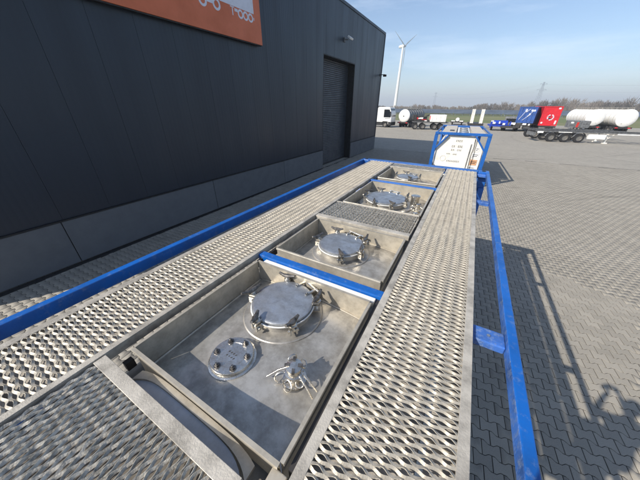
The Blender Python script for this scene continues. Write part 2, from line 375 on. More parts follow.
ring(5.9, 6.36, .15); plate(4.2, 6.1, 6.56, 7.4, 'lorry_pictogram'); ring(4.6, 6.36, .15); ring(4.95, 6.36, .15)

# wall lamp above the door, bracket lamp at the building corner
LR = empty('wall_floodlight', (-7.97, 16.95, 7.12), -radians(.38), label='small white floodlight on the dark wall above the roller door', cat='lamp')
m = MB(); m.box(-.01, .05, -.08, .08, -.12, .1); m.bar((.03, 0, 0), (.26, 0, -.02), .05, .05); m.build('bracket', MAT['greybox'], LR)
m = MB(); m.prism([(-.24,-.11),(.24,-.11),(.2,.11),(-.2,.11)], Matrix.Translation((.30, .12, .04)) @ Matrix.Rotation(pi/2, 4, 'Z') @ Matrix.Rotation(radians(35), 4, 'X'), .10); m.build('lamp_head', MAT['white'], LR, bevel=.02)
LC = empty('corner_lamp', (-7.92, 24.2, 5.95), -radians(.38), label='small dark bracket lamp sticking out near the warehouse corner', cat='lamp')
m = MB(); m.bar((-.02, 0, 0), (.42, 0, .02), .05, .05); m.box(-.02, .01, -.06, .06, -.1, .1); m.build('arm', MAT['black'], LC)
m = MB(); m.box(.30, .56, -.09, .09, -.13, .02); m.build('lamp_head', MAT['black'], LC, bevel=.02)

# ---------------------------------------------------------------- tank container in front
XC = -.755; T = 2.60; BR = 1.18; BZ = T-.160-BR
TK = empty('tank_container', (XC, 2.52, 0), 0, label='nearest blue framed tank container with four open hatch trays between its grating walkways', cat='tank container')
OX, OY = XC, 2.52
def B(m_, name, mt, parent=TK, **k):
    m_.v = [(x-OX, y-OY, z) for x, y, z in m_.v]; return m_.build(name, mt, parent, **k)
XL, XR, YN, YF = -1.98, .468, -.515, 5.55
barz = lambda x, r=BR: BZ+r-(x-XC)**2/5.2
m = MB(); m.box(XR-.047, XR, YN+.17, YF-.17, T-.075, T-.003); sr = B(m, 'side_rail', MAT['blue'], bevel=.006)
sr.data.materials.append(MAT['blue_scuff'])
for p in sr.data.polygons:
    if p.normal.x < -.9: p.material_index = 1
m = MB(); m.box(XL, XL+.055, YN+.17, YF-.17, T-.085, T+.004); B(m, 'side_rail', MAT['blue'], bevel=.006)
m = MB(); m.box(XL+.18, XR-.18, YF-.165, YF-.01, T-.11, T+.006); B(m, 'end_rail', MAT['blue'], bevel=.006)
m = MB(); m.box(XL+.17, XR-.17, YN+.01, YN+.085, T-.11, T-.02); B(m, 'end_rail', MAT['blue'], bevel=.006)
for x in (XL+.088, XR-.088):
    for y in (YN+.09, YF-.09):
        for z in (T-.056, .062):
            m = MB(); m.box(x-.089, x+.089, y-.081, y+.081, z-.06, z+.06); c = B(m, 'corner_casting', MAT['blue'], bevel=.014)
            if z > 1:
                m = MB(); m.lathe([(.034, 0), (.034, .002)], 16, Matrix.Translation((x-OX, y-OY, z+.0605)) @ Matrix.Scale(1.6, 4, (0,1,0))); m.build('casting_hole', MAT['black'], c)
        m = MB(); m.box(x-.06, x+.075 if x > XC else x+.06, y-.065, y+.065, .12, T-.117); B(m, 'corner_post', MAT['blue'], bevel=.008)
for x in (XL+.02, XR-.09):
    m = MB(); m.box(x, x+.07, YN+.17, YF-.17, .02, .14); B(m, 'bottom_rail', MAT['blue'], bevel=.005)
    for ya, yb in ((YF-.16, YF-1.25), (YN+.16, YN+1.25)):
        m = MB(); m.bar((x+.035, ya, T-.3), (x+.035, yb, .16), .07, .09, up=(1,0,0)); B(m, 'diagonal_brace', MAT['blue'])
for y in (YN+.03, YF-.09):
    m = MB(); m.box(XL+.17, XR-.17, y, y+.06, .02, .14); B(m, 'bottom_cross_rail', MAT['blue'])
    for s_ in (-1, 1):
        m = MB(); xx = XC+s_*1.15; m.bar((xx, y+.03, 1.9), (XC+s_*.7, y+.03, T-.12), .05, .07, up=(0,1,0)); B(m, 'gusset_brace', MAT['blue'])
# brackets tying the side rails to the walkways
for y in (1.18, 3.62, 5.28, -.2):
    for s_ in (-1, 1):
        if s_ < 0 and y > 0: continue
        m = MB(); a, b = (.268, XR-.049) if s_ > 0 else (XL+.056, -1.79)
        m.box(a, b, y+.0, y+.105, T-.075, T-.03); br = B(m, 'rail_bracket', MAT['blue_scuff'], bevel=.006)
        m = MB(); m.lathe([(.009,0),(.009,.006)], 6, Matrix.Translation(((a+b)/2-OX, y+.05-OY, T-.03))); m.build('bolt', MAT['steel_bright'], br)
for (ya, yb) in ((1.222, 1.286), (3.895, 3.955)):
    m = MB(); m.box(-1.262, -.237, ya, yb, T-.085, T-.018); B(m, 'cross_bar', MAT['blue'], bevel=.006)
    m = MB(); m.box(-1.17, -.27, ya-.052, ya-.006, T-.075, T-.035); B(m, 'sunlit_strip', MAT['cream'], bevel=.004)  # cream strip, sunlight on the metal by the bar put into its colour
# insulated barrel
m = MB(); prof = [(.0,.0),(.55,.03),(.95,.16),(1.12,.30),(BR,.42)]
yl = [YN+.22+p[1] for p in prof]; rr = [p[0] for p in prof]
yl2 = [YF-.22-p[1] for p in reversed(prof)]; rr2 = [p[0] for p in reversed(prof)]
mid = []
for yy in (.9, 2.4, 3.9):
    mid += [(BR, yy-.045), (BR+.006, yy-.04), (BR+.006, yy+.04), (BR, yy+.045)]
Mb = Matrix.Translation((XC, 0, BZ)) @ Matrix.Rotation(-pi/2, 4, 'X')
m.lathe([(r, y) for r, y in zip(rr, yl)]+mid+[(r, y) for r, y in zip(rr2, yl2)], 96, Mb, cap1=False); B(m, 'tank_barrel', MAT['clad'], smooth=25)
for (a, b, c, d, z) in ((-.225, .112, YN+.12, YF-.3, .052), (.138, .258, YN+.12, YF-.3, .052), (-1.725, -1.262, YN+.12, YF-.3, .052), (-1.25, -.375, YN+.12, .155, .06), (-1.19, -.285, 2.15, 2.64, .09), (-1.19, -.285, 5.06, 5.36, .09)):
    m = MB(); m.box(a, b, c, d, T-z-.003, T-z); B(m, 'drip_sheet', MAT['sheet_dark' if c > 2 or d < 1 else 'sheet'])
m = MB(); V = []
for s_ in (.13, -1.62):
    xs = [s_-.011, s_+.011]
    m.add([(xs[0], YN+.7, barz(xs[0])+.009), (xs[1], YN+.7, barz(xs[1])+.009), (xs[1], YF-.7, barz(xs[1])+.009), (xs[0], YF-.7, barz(xs[0])+.009)], [(0,1,2,3)])
B(m, 'cladding_joint', MAT['black'])

# expanded metal
def expanded(x0, x1, y0, y1, along='x', L_=.060, S_=.033, n=10, z=T-.004, w_=.0108, t_=.0024, th0=radians(43)):
    if along == 'y': w_ = .0120
    if along == 'y':     # build swapped then mirror back
        ux0, ux1, uy0, uy1 = y0, y1, x0, x1
    else: ux0, ux1, uy0, uy1 = x0, x1, y0, y1
    cols = int(round((ux1-ux0)/L_)); L2 = (ux1-ux0)/cols
    xs = np.linspace(ux0, ux1, cols*n+1); ph = (xs-ux0)/L2
    a = (S_/2-(w_*.80 if along == 'x' else w_*.55))/2; k0 = int(math.floor((uy0)/(S_/2))); k1 = int(math.ceil(uy1/(S_/2)))
    Vs = []; Ls = []; off = 0; nx = len(xs)
    for k in range(k0, k1+1):
        sg = 1 if k % 2 == 0 else -1
        yc = k*S_/2+S_/4+sg*a*np.cos(2*pi*(ph-.5))
        if yc.min() < uy0+.003 or yc.max() > uy1-.003: continue
        c2 = np.cos(pi*(ph-.5))**2
        th = -sg*th0*(.22+.78*c2)*(1+rng.normal(0, .05))
        if along == 'y': th = -th0*(.80+.20*c2)*(1+rng.normal(0, .07))+rng.normal(0, .05)
        zc = z+.0045*c2+rng.normal(0, .0004)
        cy, cz = np.cos(th)*w_/2, np.sin(th)*w_/2; ty_, tz_ = -np.sin(th)*t_/2, np.cos(th)*t_/2
        quad = [(yc-cy-ty_, zc-cz-tz_), (yc+cy-ty_, zc+cz-tz_), (yc+cy+ty_, zc+cz+tz_), (yc-cy+ty_, zc-cz+tz_)]
        P = np.stack([np.stack([xs, q[0], q[1]], 1) for q in quad], 1).reshape(-1, 3)   # nx*4
        Vs.append(P)
        i = np.arange(nx-1)[:, None]*4; e = np.arange(4)[None]; e2 = (e+1) % 4
        Ls.append((np.stack([i+e, i+e2, i+4+e2, i+4+e], -1)+off).reshape(-1)); off += len(P)
    V = np.vstack(Vs); Lp = np.concatenate(Ls)
    if along == 'y':
        V = V[:, [1, 0, 2]]; Lp = Lp.reshape(-1, 4)[:, ::-1].ravel()
    V = V-np.array([OX, OY, 0])
    return V, Lp
def grate(name, parent, mt, *a, **k):
    V, Lp = expanded(*a, **k); me = fast_mesh(name, V, np.full(len(Lp)//4, 4), Lp, mt)
    me.polygons.foreach_set('use_smooth', [True]*len(me.polygons)); me.set_sharp_from_angle(angle=radians(40))
    o = bpy.data.objects.new(name, me); C.objects.link(o); o.parent = parent; return o
def walkway(x0, x1, margL, margR, ys, mt=MAT['galv']):
    for (a, b) in zip(ys[:-1], ys[1:]):
        m = MB(); b_ = b-.004
        for (p, q) in ((x0, x0+margL), (x1-margR, x1)):
            m.box(p, q, a, b_, T-.006, T-.001)
        m.box(x0, x0+.004, a, b_, T-.055, T-.0065); m.box(x1-.004, x1, a, b_, T-.055, T-.0065)
        m.box(x0+.0045, x1-.0045, a, a+.014, T-.012, T-.0065); m.box(x0+.0045, x1-.0045, b_-.014, b_, T-.012, T-.0065)
        wk = B(m, 'walkway', MAT['galv_side'], bevel=.0015)
        grate('grating', wk, mt, x0+margL-.006, x1-margR+.006, a+.006, b_-.006)
        m = MB()
        for yy in np.arange(a+.25, b_, .75): m.box(x0+.03, x1-.03, yy, yy+.03, T-.045, T-.02)
        tag(B(m, 'support_angle', MAT['galv_side'], wk), kind='stuff')
walkway(-.235, .265, .040, .040, [YN+.09, 3.41, 5.38])
walkway(-1.757, -1.258, .045, .034, [YN+.09, 3.30, 5.38])
def cross_grate(x0, x1, y0, y1, mg0, mg1, mt, name='cross_walkway', lab=None):
    m = MB(); m.box(x0, x1, y0, y0+mg0, T-.010, T-.005); m.box(x0, x1, y1-mg1, y1, T-.010, T-.005)
    m.box(x0, x1, y0, y0+.004, T-.06, T-.0105); m.box(x0, x1, y1-.004, y1, T-(.10 if y1 < 1 else .06), T-.0105)  # near panel's far skirt made deeper to block sun spots in the slot
    m.box(x0, x0+.012, y0+.003, y1-.003, T-.028, T-.020); m.box(x1-.012, x1, y0+.003, y1-.003, T-.028, T-.020)
    wk = B(m, name, MAT['galv_side'], bevel=.0015)
    grate('grating', wk, mt, x0+.004, x1-.004, y0+mg0-.006, y1-mg1+.006, along='y', z=T-.012, th0=radians(54))
    return wk
cross_grate(-1.252, -.368, YN+.09, .160, .04, .05, MAT['galv_grey'])
cross_grate(-1.252, -.262, 2.13, 2.665, .065, .02, MAT['galv_grey'])
cross_grate(-1.252, -.262, 5.05, 5.375, .02, .02, MAT['galv_grey'])
m = MB(); m.box(-.34, -.262, YN+.1, .2, T-.13, T-.07); m.box(-.31, -.25, .13, .24, T-.12, T-.035); B(m, 'support_bracket', MAT['steel_wall'], bevel=.004)
m = MB(); m.box(-1.245, -1.215, .195, .235, T-.15, T-.10); B(m, 'support_bracket', MAT['chassis'])
def arc_strip(name, mt, x0, x1, y0f, y1f, dr, th=.004):
    m = MB(); V = []; F = []; n = 30
    for i in range(n+1):
        t = i/n; x = x0+(x1-x0)*t; ya, yb = y0f(t), y1f(t); za = barz(x, BR+dr)
        V += [(x, ya, za), (x, yb, za), (x, ya, za-th), (x, yb, za-th)]
    for i in range(n):
        a = 4*i; b = a+4; F += [(a, b, b+1, a+1), (a+2, a+3, b+3, b+2), (a, a+2, b+2, b), (a+1, b+1, b+3, a+3)]
    m.add(V, F); return B(m, name, mt)
arc_strip('cladding_edge', MAT['clad_pale'], -1.10, -.40, lambda t: .163, lambda t: .212-.045*(abs(2*t-1)**6), .092)
arc_strip('cladding_fold', MAT['steel_wall'], -1.09, -.38, lambda t: .213-.045*(abs(2*t-1)**6), lambda t: .238-.02*(abs(2*t-1)**6), .104, .014)
m = MB(); m.box(-1.17, -.30, .238, .2495, T-.036, T-.031); B(m, 'wall_stiffener', MAT['steel_wall'])
# inner frame channels that flank the trays
for x in (-1.236, -.262):
    m = MB(); m.box(x, x+.018, .26, 5.0, T-.10, T-.045); B(m, 'tray_channel', MAT['chassis'])

# ---- trays and fittings
def hexbolt(m_, x, y, z, r=.011, h=.012, sh=.0):
    M_ = Matrix.Translation((x, y, z)) @ Matrix.Rotation(random.random(), 4, 'Z')
    m_.lathe([(r*1.55, 0), (r*1.55, .003)], 16, M_); m_.lathe([(r, .003), (r, h)], 6, M_)
    m_.lathe([(r*.55, h), (r*.55, h+.010)], 10, M_)
def clamp(parent, cx, cy, R_, ang, z, handle=0.0, hl=.13, drop=.0, size=1.35):
    """swing bolt clamp: lug on the neck ring, eye bolt, wing handle"""
    d = Vector((cos(ang), sin(ang), 0)); q = Vector((-sin(ang), cos(ang), 0)); p = Vector((cx, cy, 0))+d*(R_+.022*size)
    m = MB()
    for s_ in (-1, 1):
        m.bar(Vector((*(p+q*s_*.014*size-d*.03*size).xy, z-.040)), Vector((*(p+q*s_*.014*size+d*.014*size).xy, z-.040)), .009, .044)
    m.tube([Vector((*p.xy, z-.055)), Vector((*p.xy, z+.035))], .0075*size, 10)
    m.tube([Vector((*(p-q*.024*size).xy, z-.045)), Vector((*(p+q*.024*size).xy, z-.045))], .008*size, 10)
    m.lathe([(.019*size, 0), (.019*size, .006), (.014*size, .008), (.012*size, .024)], 14, Matrix.Translation((p.x, p.y, z+.002)))
    for s_ in (-1, 1):   # fork on the lid edge
        m.bar(Vector((*(p+q*s_*.013*size-d*.045*size).xy, z-.004)), Vector((*(p+q*s_*.013*size+d*.01*size).xy, z-.002)), .010, .012)
    o = B(m, 'lid_clamp', MAT['steel_bright'], parent, smooth=35)
    a2 = ang+handle; h = Vector((cos(a2), sin(a2), 0)); m = MB(); c = Vector((p.x, p.y, z+.026))
    m.tube([c-h*hl*.48+Vector((0,0,.012)), c-h*hl*.22+Vector((0,0,.004)), c, c+h*hl*.25+Vector((0,0,.004)), c+h*hl*.52+Vector((0,0,.02))],
           [.006*size, .0095*size, .014*size, .0095*size, .006*size], 10)
    B(m, 'clamp_handle', MAT['clampm'], parent, smooth=50)
    return o
def hatch(tray, cx, cy, rl, clamps, hinge, z0=None):
    zb = (z0 if z0 is not None else barz(cx))+.005; zt = T-.055
    rr_ = rl*1.36
    m = MB(); M_ = Matrix.Translation((cx, cy, 0))
    m.lathe([(rr_, zb-.03), (rr_, zb+.004), (rr_-.006, zb+.009), (rl+.012, zb+.010), (rl-.004, zb+.014), (rl-.008, zt-.042), (rl+.012, zt-.040), (rl+.014, zt-.030), (rl-.03, zt-.029)], 64, M_, cap1=False)
    B(m, 'neck_ring', MAT['steel'], tray, smooth=30)
    m = MB(); m.lathe([(rl-.012, zt-.030), (rl+.004, zt-.026), (rl+.006, zt-.006), (rl-.002, zt-.001), (rl-.012, zt), (rl*.6, zt+.003), (rl*.25, zt+.0045), (.002, zt+.005)], 64, M_, cap1=True)
    B(m, 'manhole_lid', MAT['lid'], tray, smooth=30)
    m = MB(); m.tube([(cx+(rl+.010)*cos(t), cy+(rl+.010)*sin(t), zt-.029) for t in np.linspace(0, 2*pi, 48, endpoint=False)], .005, 6, closed=True); B(m, 'gasket', MAT['white'], tray, smooth=60)
    for a in clamps: clamp(tray, cx, cy, rl, a[0], zt-.004, a[1], a[2] if len(a) > 2 else .12)
    # hinge
    d = Vector((cos(hinge), sin(hinge), 0)); q = Vector((-sin(hinge), cos(hinge), 0)); m = MB(); c = Vector((cx, cy, 0))
    P = c+d*(rl+.035)
    for s_ in (-1, 1):
        a = P+q*s_*.055; m.bar((*(c+d*(rl-.05)+q*s_*.055).xy, zt+.004), (*a.xy, zt+.004), .014, .010)
        m.bar((*a.xy, zt+.01), (*(a+d*.004).xy, zt-.06), .02, .012); hexbolt(m, (c+d*(rl-.04)+q*s_*.055).x, (c+d*(rl-.04)+q*s_*.055).y, zt+.006, .006, .006)
    m.tube([(*(P-q*.085).xy, zt+.004), (*(P+q*.085).xy, zt+.004)], .009, 10)
    B(m, 'lid_hinge', MAT['steel_bright'], tray, smooth=35)
def tray(x0, x1, y0, y1):
    m = MB(); nx = 24; xs = np.linspace(x0+.002, x1-.002, nx+1); V = []; F = []; ny = 6; ysx = np.linspace(y0+.002, y1-.002, ny+1)
    for y in ysx:
        for x in xs: V.append((x, y, barz(x, BR+.010)))
    for j in range(ny):
        for i in range(nx): a = j*(nx+1)+i; F.append((a, a+1, a+nx+2, a+nx+1))
    m.add(V, F); tr = B(m, 'spill_tray', MAT['steel'], smooth=60)
    zr = T-.012; t_ = .004
    def wall(pa, pb, inn):       # one folded wall with an outward lip
        m = MB(); n_ = 16; V = []; F = []; pa = Vector(pa); pb = Vector(pb); inn = Vector(inn)
        for i in range(n_+1):
            p = pa.lerp(pb, i/n_); zb = barz(p.x, BR+.002)
            for off, z in ((0, zb), (0, zr-.004), (.003, zr), (-.013, zr), (-.015, zr-.003), (-.015, zr-.014), (-.012, zr-.014), (-.012, zr-.005), (-t_, zr-.006), (-t_, zb)):
                V.append((p.x+inn.x*off, p.y+inn.y*off, z))
        w10 = 10
        for i in range(n_):
            for k in range(w10):
                a = i*w10+k; b = i*w10+(k+1) % w10; F.append((a, a+w10, b+w10, b))
        F.append(tuple(range(w10))); F.append(tuple(range(n_*w10, (n_+1)*w10))[::-1])
        m.add(V, F); B(m, 'tray_wall', MAT['steel_wall'], tr, smooth=35)
    wall((x0, y0, 0), (x1, y0, 0), (0, 1, 0)); wall((x0, y1, 0), (x1, y1, 0), (0, -1, 0))
    wall((x0+.0, y0+.0045, 0), (x0, y1-.0045, 0), (1, 0, 0)); wall((x1, y0+.0045, 0), (x1, y1-.0045, 0), (-1, 0, 0))
    # fillet weld line at the wall foot
    m = MB()
    for yy in (y0+.004, y1-.004): m.tube([(x, yy, barz(x, BR+.013)) for x in xs[1:-1]], .006, 6)
    for xx in (x0+.006, x1-.006): m.tube([(xx, y0+.01, barz(xx, BR+.012)), (xx, y1-.01, barz(xx, BR+.012))], .006, 6)
    B(m, 'weld_bead', MAT['steel_wall'], tr, smooth=60)
    return tr
D = radians
t1 = tray(-1.186, -.288, .250, 1.140)
hatch(t1, -.79, .925, .190, [(D(118), 1.3, .12), (D(192), 1.15, .15), (D(262), .5, .10), (D(322), -1.0, .11), (D(28), 1.2, .13)], D(68))
t2 = tray(-1.186, -.290, 1.375, 2.075)
hatch(t2, -.79, 1.80, .195, [(D(125), 1.2, .12), (D(190), 1.15, .14), (D(295), .4, .11), (D(345), -1.0, .11), (D(35), 1.0, .13)], D(75))
t3 = tray(-1.186, -.275, 2.715, 3.80)
hatch(t3, -.80, 3.27, .262, [(D(120), 1.2), (D(165), 1.0), (D(205), 1.1), (D(255), .6), (D(300), .4), (D(345), -1.0), (D(30), 1.0)], D(80))
t4 = tray(-1.186, -.275, 4.10, 4.985)
hatch(t4, -.80, 4.62, .175, [(D(110), 1.2), (D(180), 1.57, .14), (D(290), .4), (D(0), 1.57, .14)], D(70))
# bolted blind flange in the first tray
def flange(tr, cx, cy, r):
    zb = barz(cx, BR+.010); m = MB(); M_ = Matrix.Translation((cx, cy, zb))
    m.lathe([(r+.012, -.01), (r+.012, .006), (r+.004, .010), (r-.002, .010), (r-.002, .014), (r, .016), (r, .030), (r-.003, .033), (r*.66, .0335), (r*.64, .032), (.001, .032)], 56, M_); f = B(m, 'blind_flange', MAT['steel_bright'], tr, smooth=30)
    for k in range(6):
        a = D(20+60*k); m = MB(); hexbolt(m, cx+r*.76*cos(a), cy+r*.76*sin(a), zb+.033, .0115, .014); B(m, 'flange_bolt', MAT['bolt'], tr, smooth=30)
    m = MB()      # stamped characters, illegible
    for j in range(2):
        for i in range(4): m.bar((cx-.028+i*.016+j*.004, cy+.004-j*.022, zb+.0335), (cx-.022+i*.016+j*.004, cy+.012-j*.022, zb+.0335), .0025, .002)
    B(m, 'stamped_mark', MAT['clampm'], tr)
flange(t1, -.815, .510, .112)
def valve(tr, cx, cy, s=1.0):
    zb = barz(cx, BR+.010); m = MB(); M_ = Matrix.Translation((cx, cy, zb)) @ Matrix.Scale(s, 4)
    m.lathe([(.060, 0), (.060, .010), (.036, .014), (.032, .045), (.046, .048), (.048, .066), (.034, .070), (.030, .088), (.040, .090), (.040, .104), (.026, .108), (.012, .112)], 28, M_)
    B(m, 'valve_body', MAT['steel_bright'], tr, smooth=30)
    m = MB()
    def P(x, y, z): return (cx+x*s, cy+y*s, zb+z*s)
    m.tube([P(-.035,.0,.07), P(-.075,-.03,.055), P(-.115,-.075,.03)], [.006*s,.005*s,.0035*s], 8)
    B(m, 'valve_lever', MAT['steel_bright'], tr, smooth=60); m = MB()
    m.tube([P(.035,.01,.07), P(.085,.0,.05), P(.135,-.01,.018)], [.006*s,.006*s,.004*s], 8); B(m, 'valve_lever', MAT['steel_bright'], tr, smooth=60); m = MB()
    m.tube([P(.04,-.012,.07), P(.09,-.03,.045), P(.13,-.045,.012)], .0045*s, 8)
    B(m, 'valve_lever', MAT['steel_bright'], tr, smooth=60)
    m = MB()
    for (ox, oy, oz, rr_, tilt, az) in ((-.045,-.045,.035,.034,1.1,.6), (.0,-.062,.030,.030,.9,-.3), (.03,.04,.09,.022,.7,2), (-.03,.03,.1,.024,1.2,1.2), (.05,-.03,.04,.02,.5,0)):
        Mx = Matrix.Rotation(az, 4, 'Z') @ Matrix.Rotation(tilt, 4, 'X'); m = MB()
        m.tube([Vector(P(ox, oy, oz))+(Mx @ Vector((rr_*s*cos(t), rr_*s*.8*sin(t), 0))) for t in np.linspace(0, 2*pi, 18, endpoint=False)], .0035*s, 6, closed=True)
        B(m, 'security_wire', MAT['steel_bright'], tr, smooth=60)
    m = MB()
    for k in range(4): a = k*pi/2+.5; m.bar(P(.02*cos(a), .02*sin(a), .108), P(.045*cos(a), .045*sin(a), .106), .014*s, .010*s)
    B(m, 'valve_cap', MAT['clampm'], tr)
valve(t1, -.470, .590, 1.0)
valve(t3, -.375, 3.28, .9)
m = MB(); m.lathe([(.075, .0), (.075, .012), (.055, .016), (.055, .12), (.062, .122), (.062, .14), (.05, .146), (.001, .148)], 32, Matrix.Translation((-.445, 3.45, barz(-.445, BR+.010)))); B(m, 'relief_valve', MAT['steel_bright'], t3, smooth=30)
m = MB(); m.lathe([(.06, .0), (.06, .012), (.03, .016), (.03, .06), (.001, .062)], 24, Matrix.Translation((-.36, 3.05, barz(-.36, BR+.010)))); B(m, 'relief_valve', MAT['steel_bright'], t3, smooth=30)

# ---------------------------------------------------------------- wheels, shared
def wheel_meshes():
    m = MB(); A = Matrix.Rotation(pi/2, 4, 'X')
    m.lathe([(.29,-.14),(.44,-.15),(.50,-.12),(.51,0),(.50,.12),(.44,.15),(.29,.14)], 28, A, cap1=False); t = bpy.data.meshes.new('tyre'); t.from_pydata(m.v, [], m.f); t.materials.append(MAT['tyre'])
    m = MB(); m.lathe([(.29,-.13),(.27,-.12),(.24,-.03),(.12,-.02),(.11,-.09),(.001,-.095)], 24, A, cap1=True); m.lathe([(.29,.13),(.27,.12),(.24,.03),(.001,.03)], 24, A); r = bpy.data.meshes.new('rim'); r.from_pydata(m.v, [], m.f); r.materials.append(MAT['rim'])
    return t, r
TY, RM = wheel_meshes()
def wheel(parent, x, y, s=1.0):
    e = bpy.data.objects.new('wheel', TY); C.objects.link(e); e.parent = parent; e.location = (x, y, .51*s); e.scale = (s, s, s)
    r = bpy.data.objects.new('rim', RM); C.objects.link(r); r.parent = e
    return e

# ---------------------------------------------------------------- second tank container behind
T2 = empty('tank_container', (-.33, 14.50, 0), radians(2.5), label='white clad tank container in a blue frame standing just beyond the nearest one', cat='tank container')
W2, L2_, H2 = 1.22, 6.06, 2.545        # origin at the middle of its near face
def frame_bar(a, b, w_=.12, h_=.12, up=(0,0,1), name='frame_bar'): m = MB(); m.bar(a, b, w_, h_, up); return m.build(name, MAT['blue'], T2, bevel=.01)
for y in (.07, L2_-.07):
    for x in (-W2+.07, W2-.07): frame_bar((x, y, .12), (x, y, H2-.12), .16, .13, name='corner_post')
    frame_bar((-W2+.14, y, H2-.06), (W2-.14, y, H2-.06), .10, .12, name='end_rail'); frame_bar((-W2+.14, y, .08), (W2-.14, y, .08), .10, .14, name='end_rail')
    for s_ in (-1, 1): frame_bar((s_*(W2-.13), y, 1.78), (s_*(W2-.62), y, H2-.14), .075, .10, (0,1,0), name='corner_brace')
    for x in (-W2+.088, W2-.088):
        for z in (.06, H2-.058): m = MB(); m.box(x-.089, x+.089, y-.08, y+.08, z-.06, z+.06); m.build('corner_casting', MAT['blue'], T2, bevel=.012)
for x in (-W2+.05, W2-.05):
    frame_bar((x, .16, H2-.05), (x, L2_-.16, H2-.05), .06, .08, name='side_rail'); frame_bar((x, .16, .09), (x, L2_-.16, .09), .07, .12, name='side_rail')
    frame_bar((x, .15, H2-.35), (x, 1.2, .2), .06, .09, (1,0,0), name='side_brace'); frame_bar((x, L2_-.15, H2-.35), (x, L2_-1.2, .2), .06, .09, (1,0,0), name='side_brace')
oct_ = [(-1.02,.22),(.50,.22),(.50,1.9),(.33,2.28),(.16,H2-.16),(-.55,H2-.16),(-1.02,1.9)]
oct_ = [(-1.04,.25),(1.04,.25),(1.04,1.80),(.58,H2-.15),(-.55,H2-.15),(-1.04,1.86)]
Mf = Matrix(((1,0,0,0),(0,0,1,.14),(0,1,0,0),(0,0,0,1)))
m = MB(); m.prism(oct_[::-1], Mf, .12); pl = m.build('end_cladding', MAT['cream'], T2, bevel=.02)
m = MB(); m.lathe([(1.06, .34), (1.12, .5), (1.12, L2_-.5), (1.0, L2_-.3), (.4, L2_-.2), (.01, L2_-.18)], 48, Matrix.Translation((0,0,1.3)) @ Matrix.Rotation(-pi/2, 4, 'X')); m.build('tank_barrel', MAT['cream'], T2, smooth=30)
for a_, b_ in ((-.95, -.30), (.42, .98)):
    m = MB(); m.box(a_, b_, .2, L2_-.2, H2-.045, H2-.02); m.build('walkway', MAT['galv_pale'], T2)
m = MB(); m.box(-.24, .36, .2, L2_-.3, H2-.12, H2-.10); m.build('spill_tray', MAT['white'], T2)
for y in (1.2, 2.6, 4.1): m = MB(); m.lathe([(.22, 0), (.22, .08), (.001, .1)], 24, Matrix.Translation((.06, y, H2-.1))); m.build('manhole_lid', MAT['lid'], T2, smooth=30)
m = MB(); m.box(-.62, -.40, 1.2, 2.0, H2-.018, H2-.012); m.build('lid_mark', MAT['black'], T2)
# door seam, print and placards on the front
m = MB(); m.box(.475, .52, .20, .218, .27, 2.05); m.build('cladding_seam', MAT['greybox'], T2)
m = MB()
def rowtext(x, z, n, ch, h): 
    for i in range(n):
        xx = x+i*ch
        m.box(xx, xx+ch*.25, .212, .2185, z, z+h); m.box(xx, xx+ch*.7, .212, .2185, z+h*.8, z+h)
        if i % 2: m.box(xx+ch*.5, xx+ch*.7, .212, .2185, z, z+h*.5)
        else: m.box(xx, xx+ch*.7, .212, .2185, z, z+h*.2)
rowtext(-.20, 2.12, 4, .075, .085); rowtext(-.34, 1.86, 2, .08, .09); rowtext(-.06, 1.86, 3, .075, .09); rowtext(-.33, 1.70, 2, .08, .07); rowtext(-.06, 1.70, 3, .07, .07)
rowtext(-.5, 1.52, 3, .06, .05); rowtext(-.2, 1.50, 3, .06, .06); rowtext(-.42, 1.16, 8, .075, .07)
tag(m.build('printed_lettering', MAT['greybox'], pl), kind='stuff')
m = MB(); M_ = Matrix(((1,0,0,-.62),(0,0,1,.214),(0,1,0,1.28),(0,0,0,1)))
for k in range(20):
    t = 2*pi*k/20; t2 = 2*pi*(k+1)/20; m.bar((-.62+.13*cos(t), .216, 1.30+.13*sin(t)), (-.62+.13*cos(t2), .216, 1.30+.13*sin(t2)), .006, .012, (0,1,0))
m.build('round_emblem', MAT['greybox'], pl)
for i, (x, z, a, b, mm) in enumerate(((.78,1.55,.30,.22,'white'), (.78,1.22,.30,.26,'orangeplate'), (.76,.92,.28,.18,'white'), (.80,1.83,.16,.2,'white'))):
    m = MB(); m.box(x-a/2, x+a/2, .205, .218, z-b/2, z+b/2); p = m.build('placard', MAT[mm], T2)
    m = MB(); m.box(x-a/2+.03, x+a/2-.03, .200, .2045, z+.02, z+.045); m.box(x-a/2+.03, x+a/2-.06, .200, .2045, z-.05, z-.025); m.build('placard_print', MAT['ink'], p)
m = MB(); m.tube([(.6,.14,2.3),(.62,.13,1.9),(.58,.13,1.5),(.63,.14,.6)], .012, 6); m.tube([(.68,.14,2.25),(.70,.13,1.6),(.67,.14,.6)], .010, 6); m.build('cable', MAT['black'], T2)
for o_ in kids(T2)+kids(pl):
    if o_.name.split('.')[0] in ('cladding_seam', 'placard', 'printed_lettering', 'round_emblem'): o_.location.y -= .08
    if o_.name.startswith('cable'): o_.location.y -= .04
m = MB(); m.lathe([(.07,0),(.07,.05)], 18, Matrix.Translation((-.98,.11,.9)) @ Matrix.Rotation(pi/2,4,'X')); m.build('valve_box', MAT['greybox'], T2)

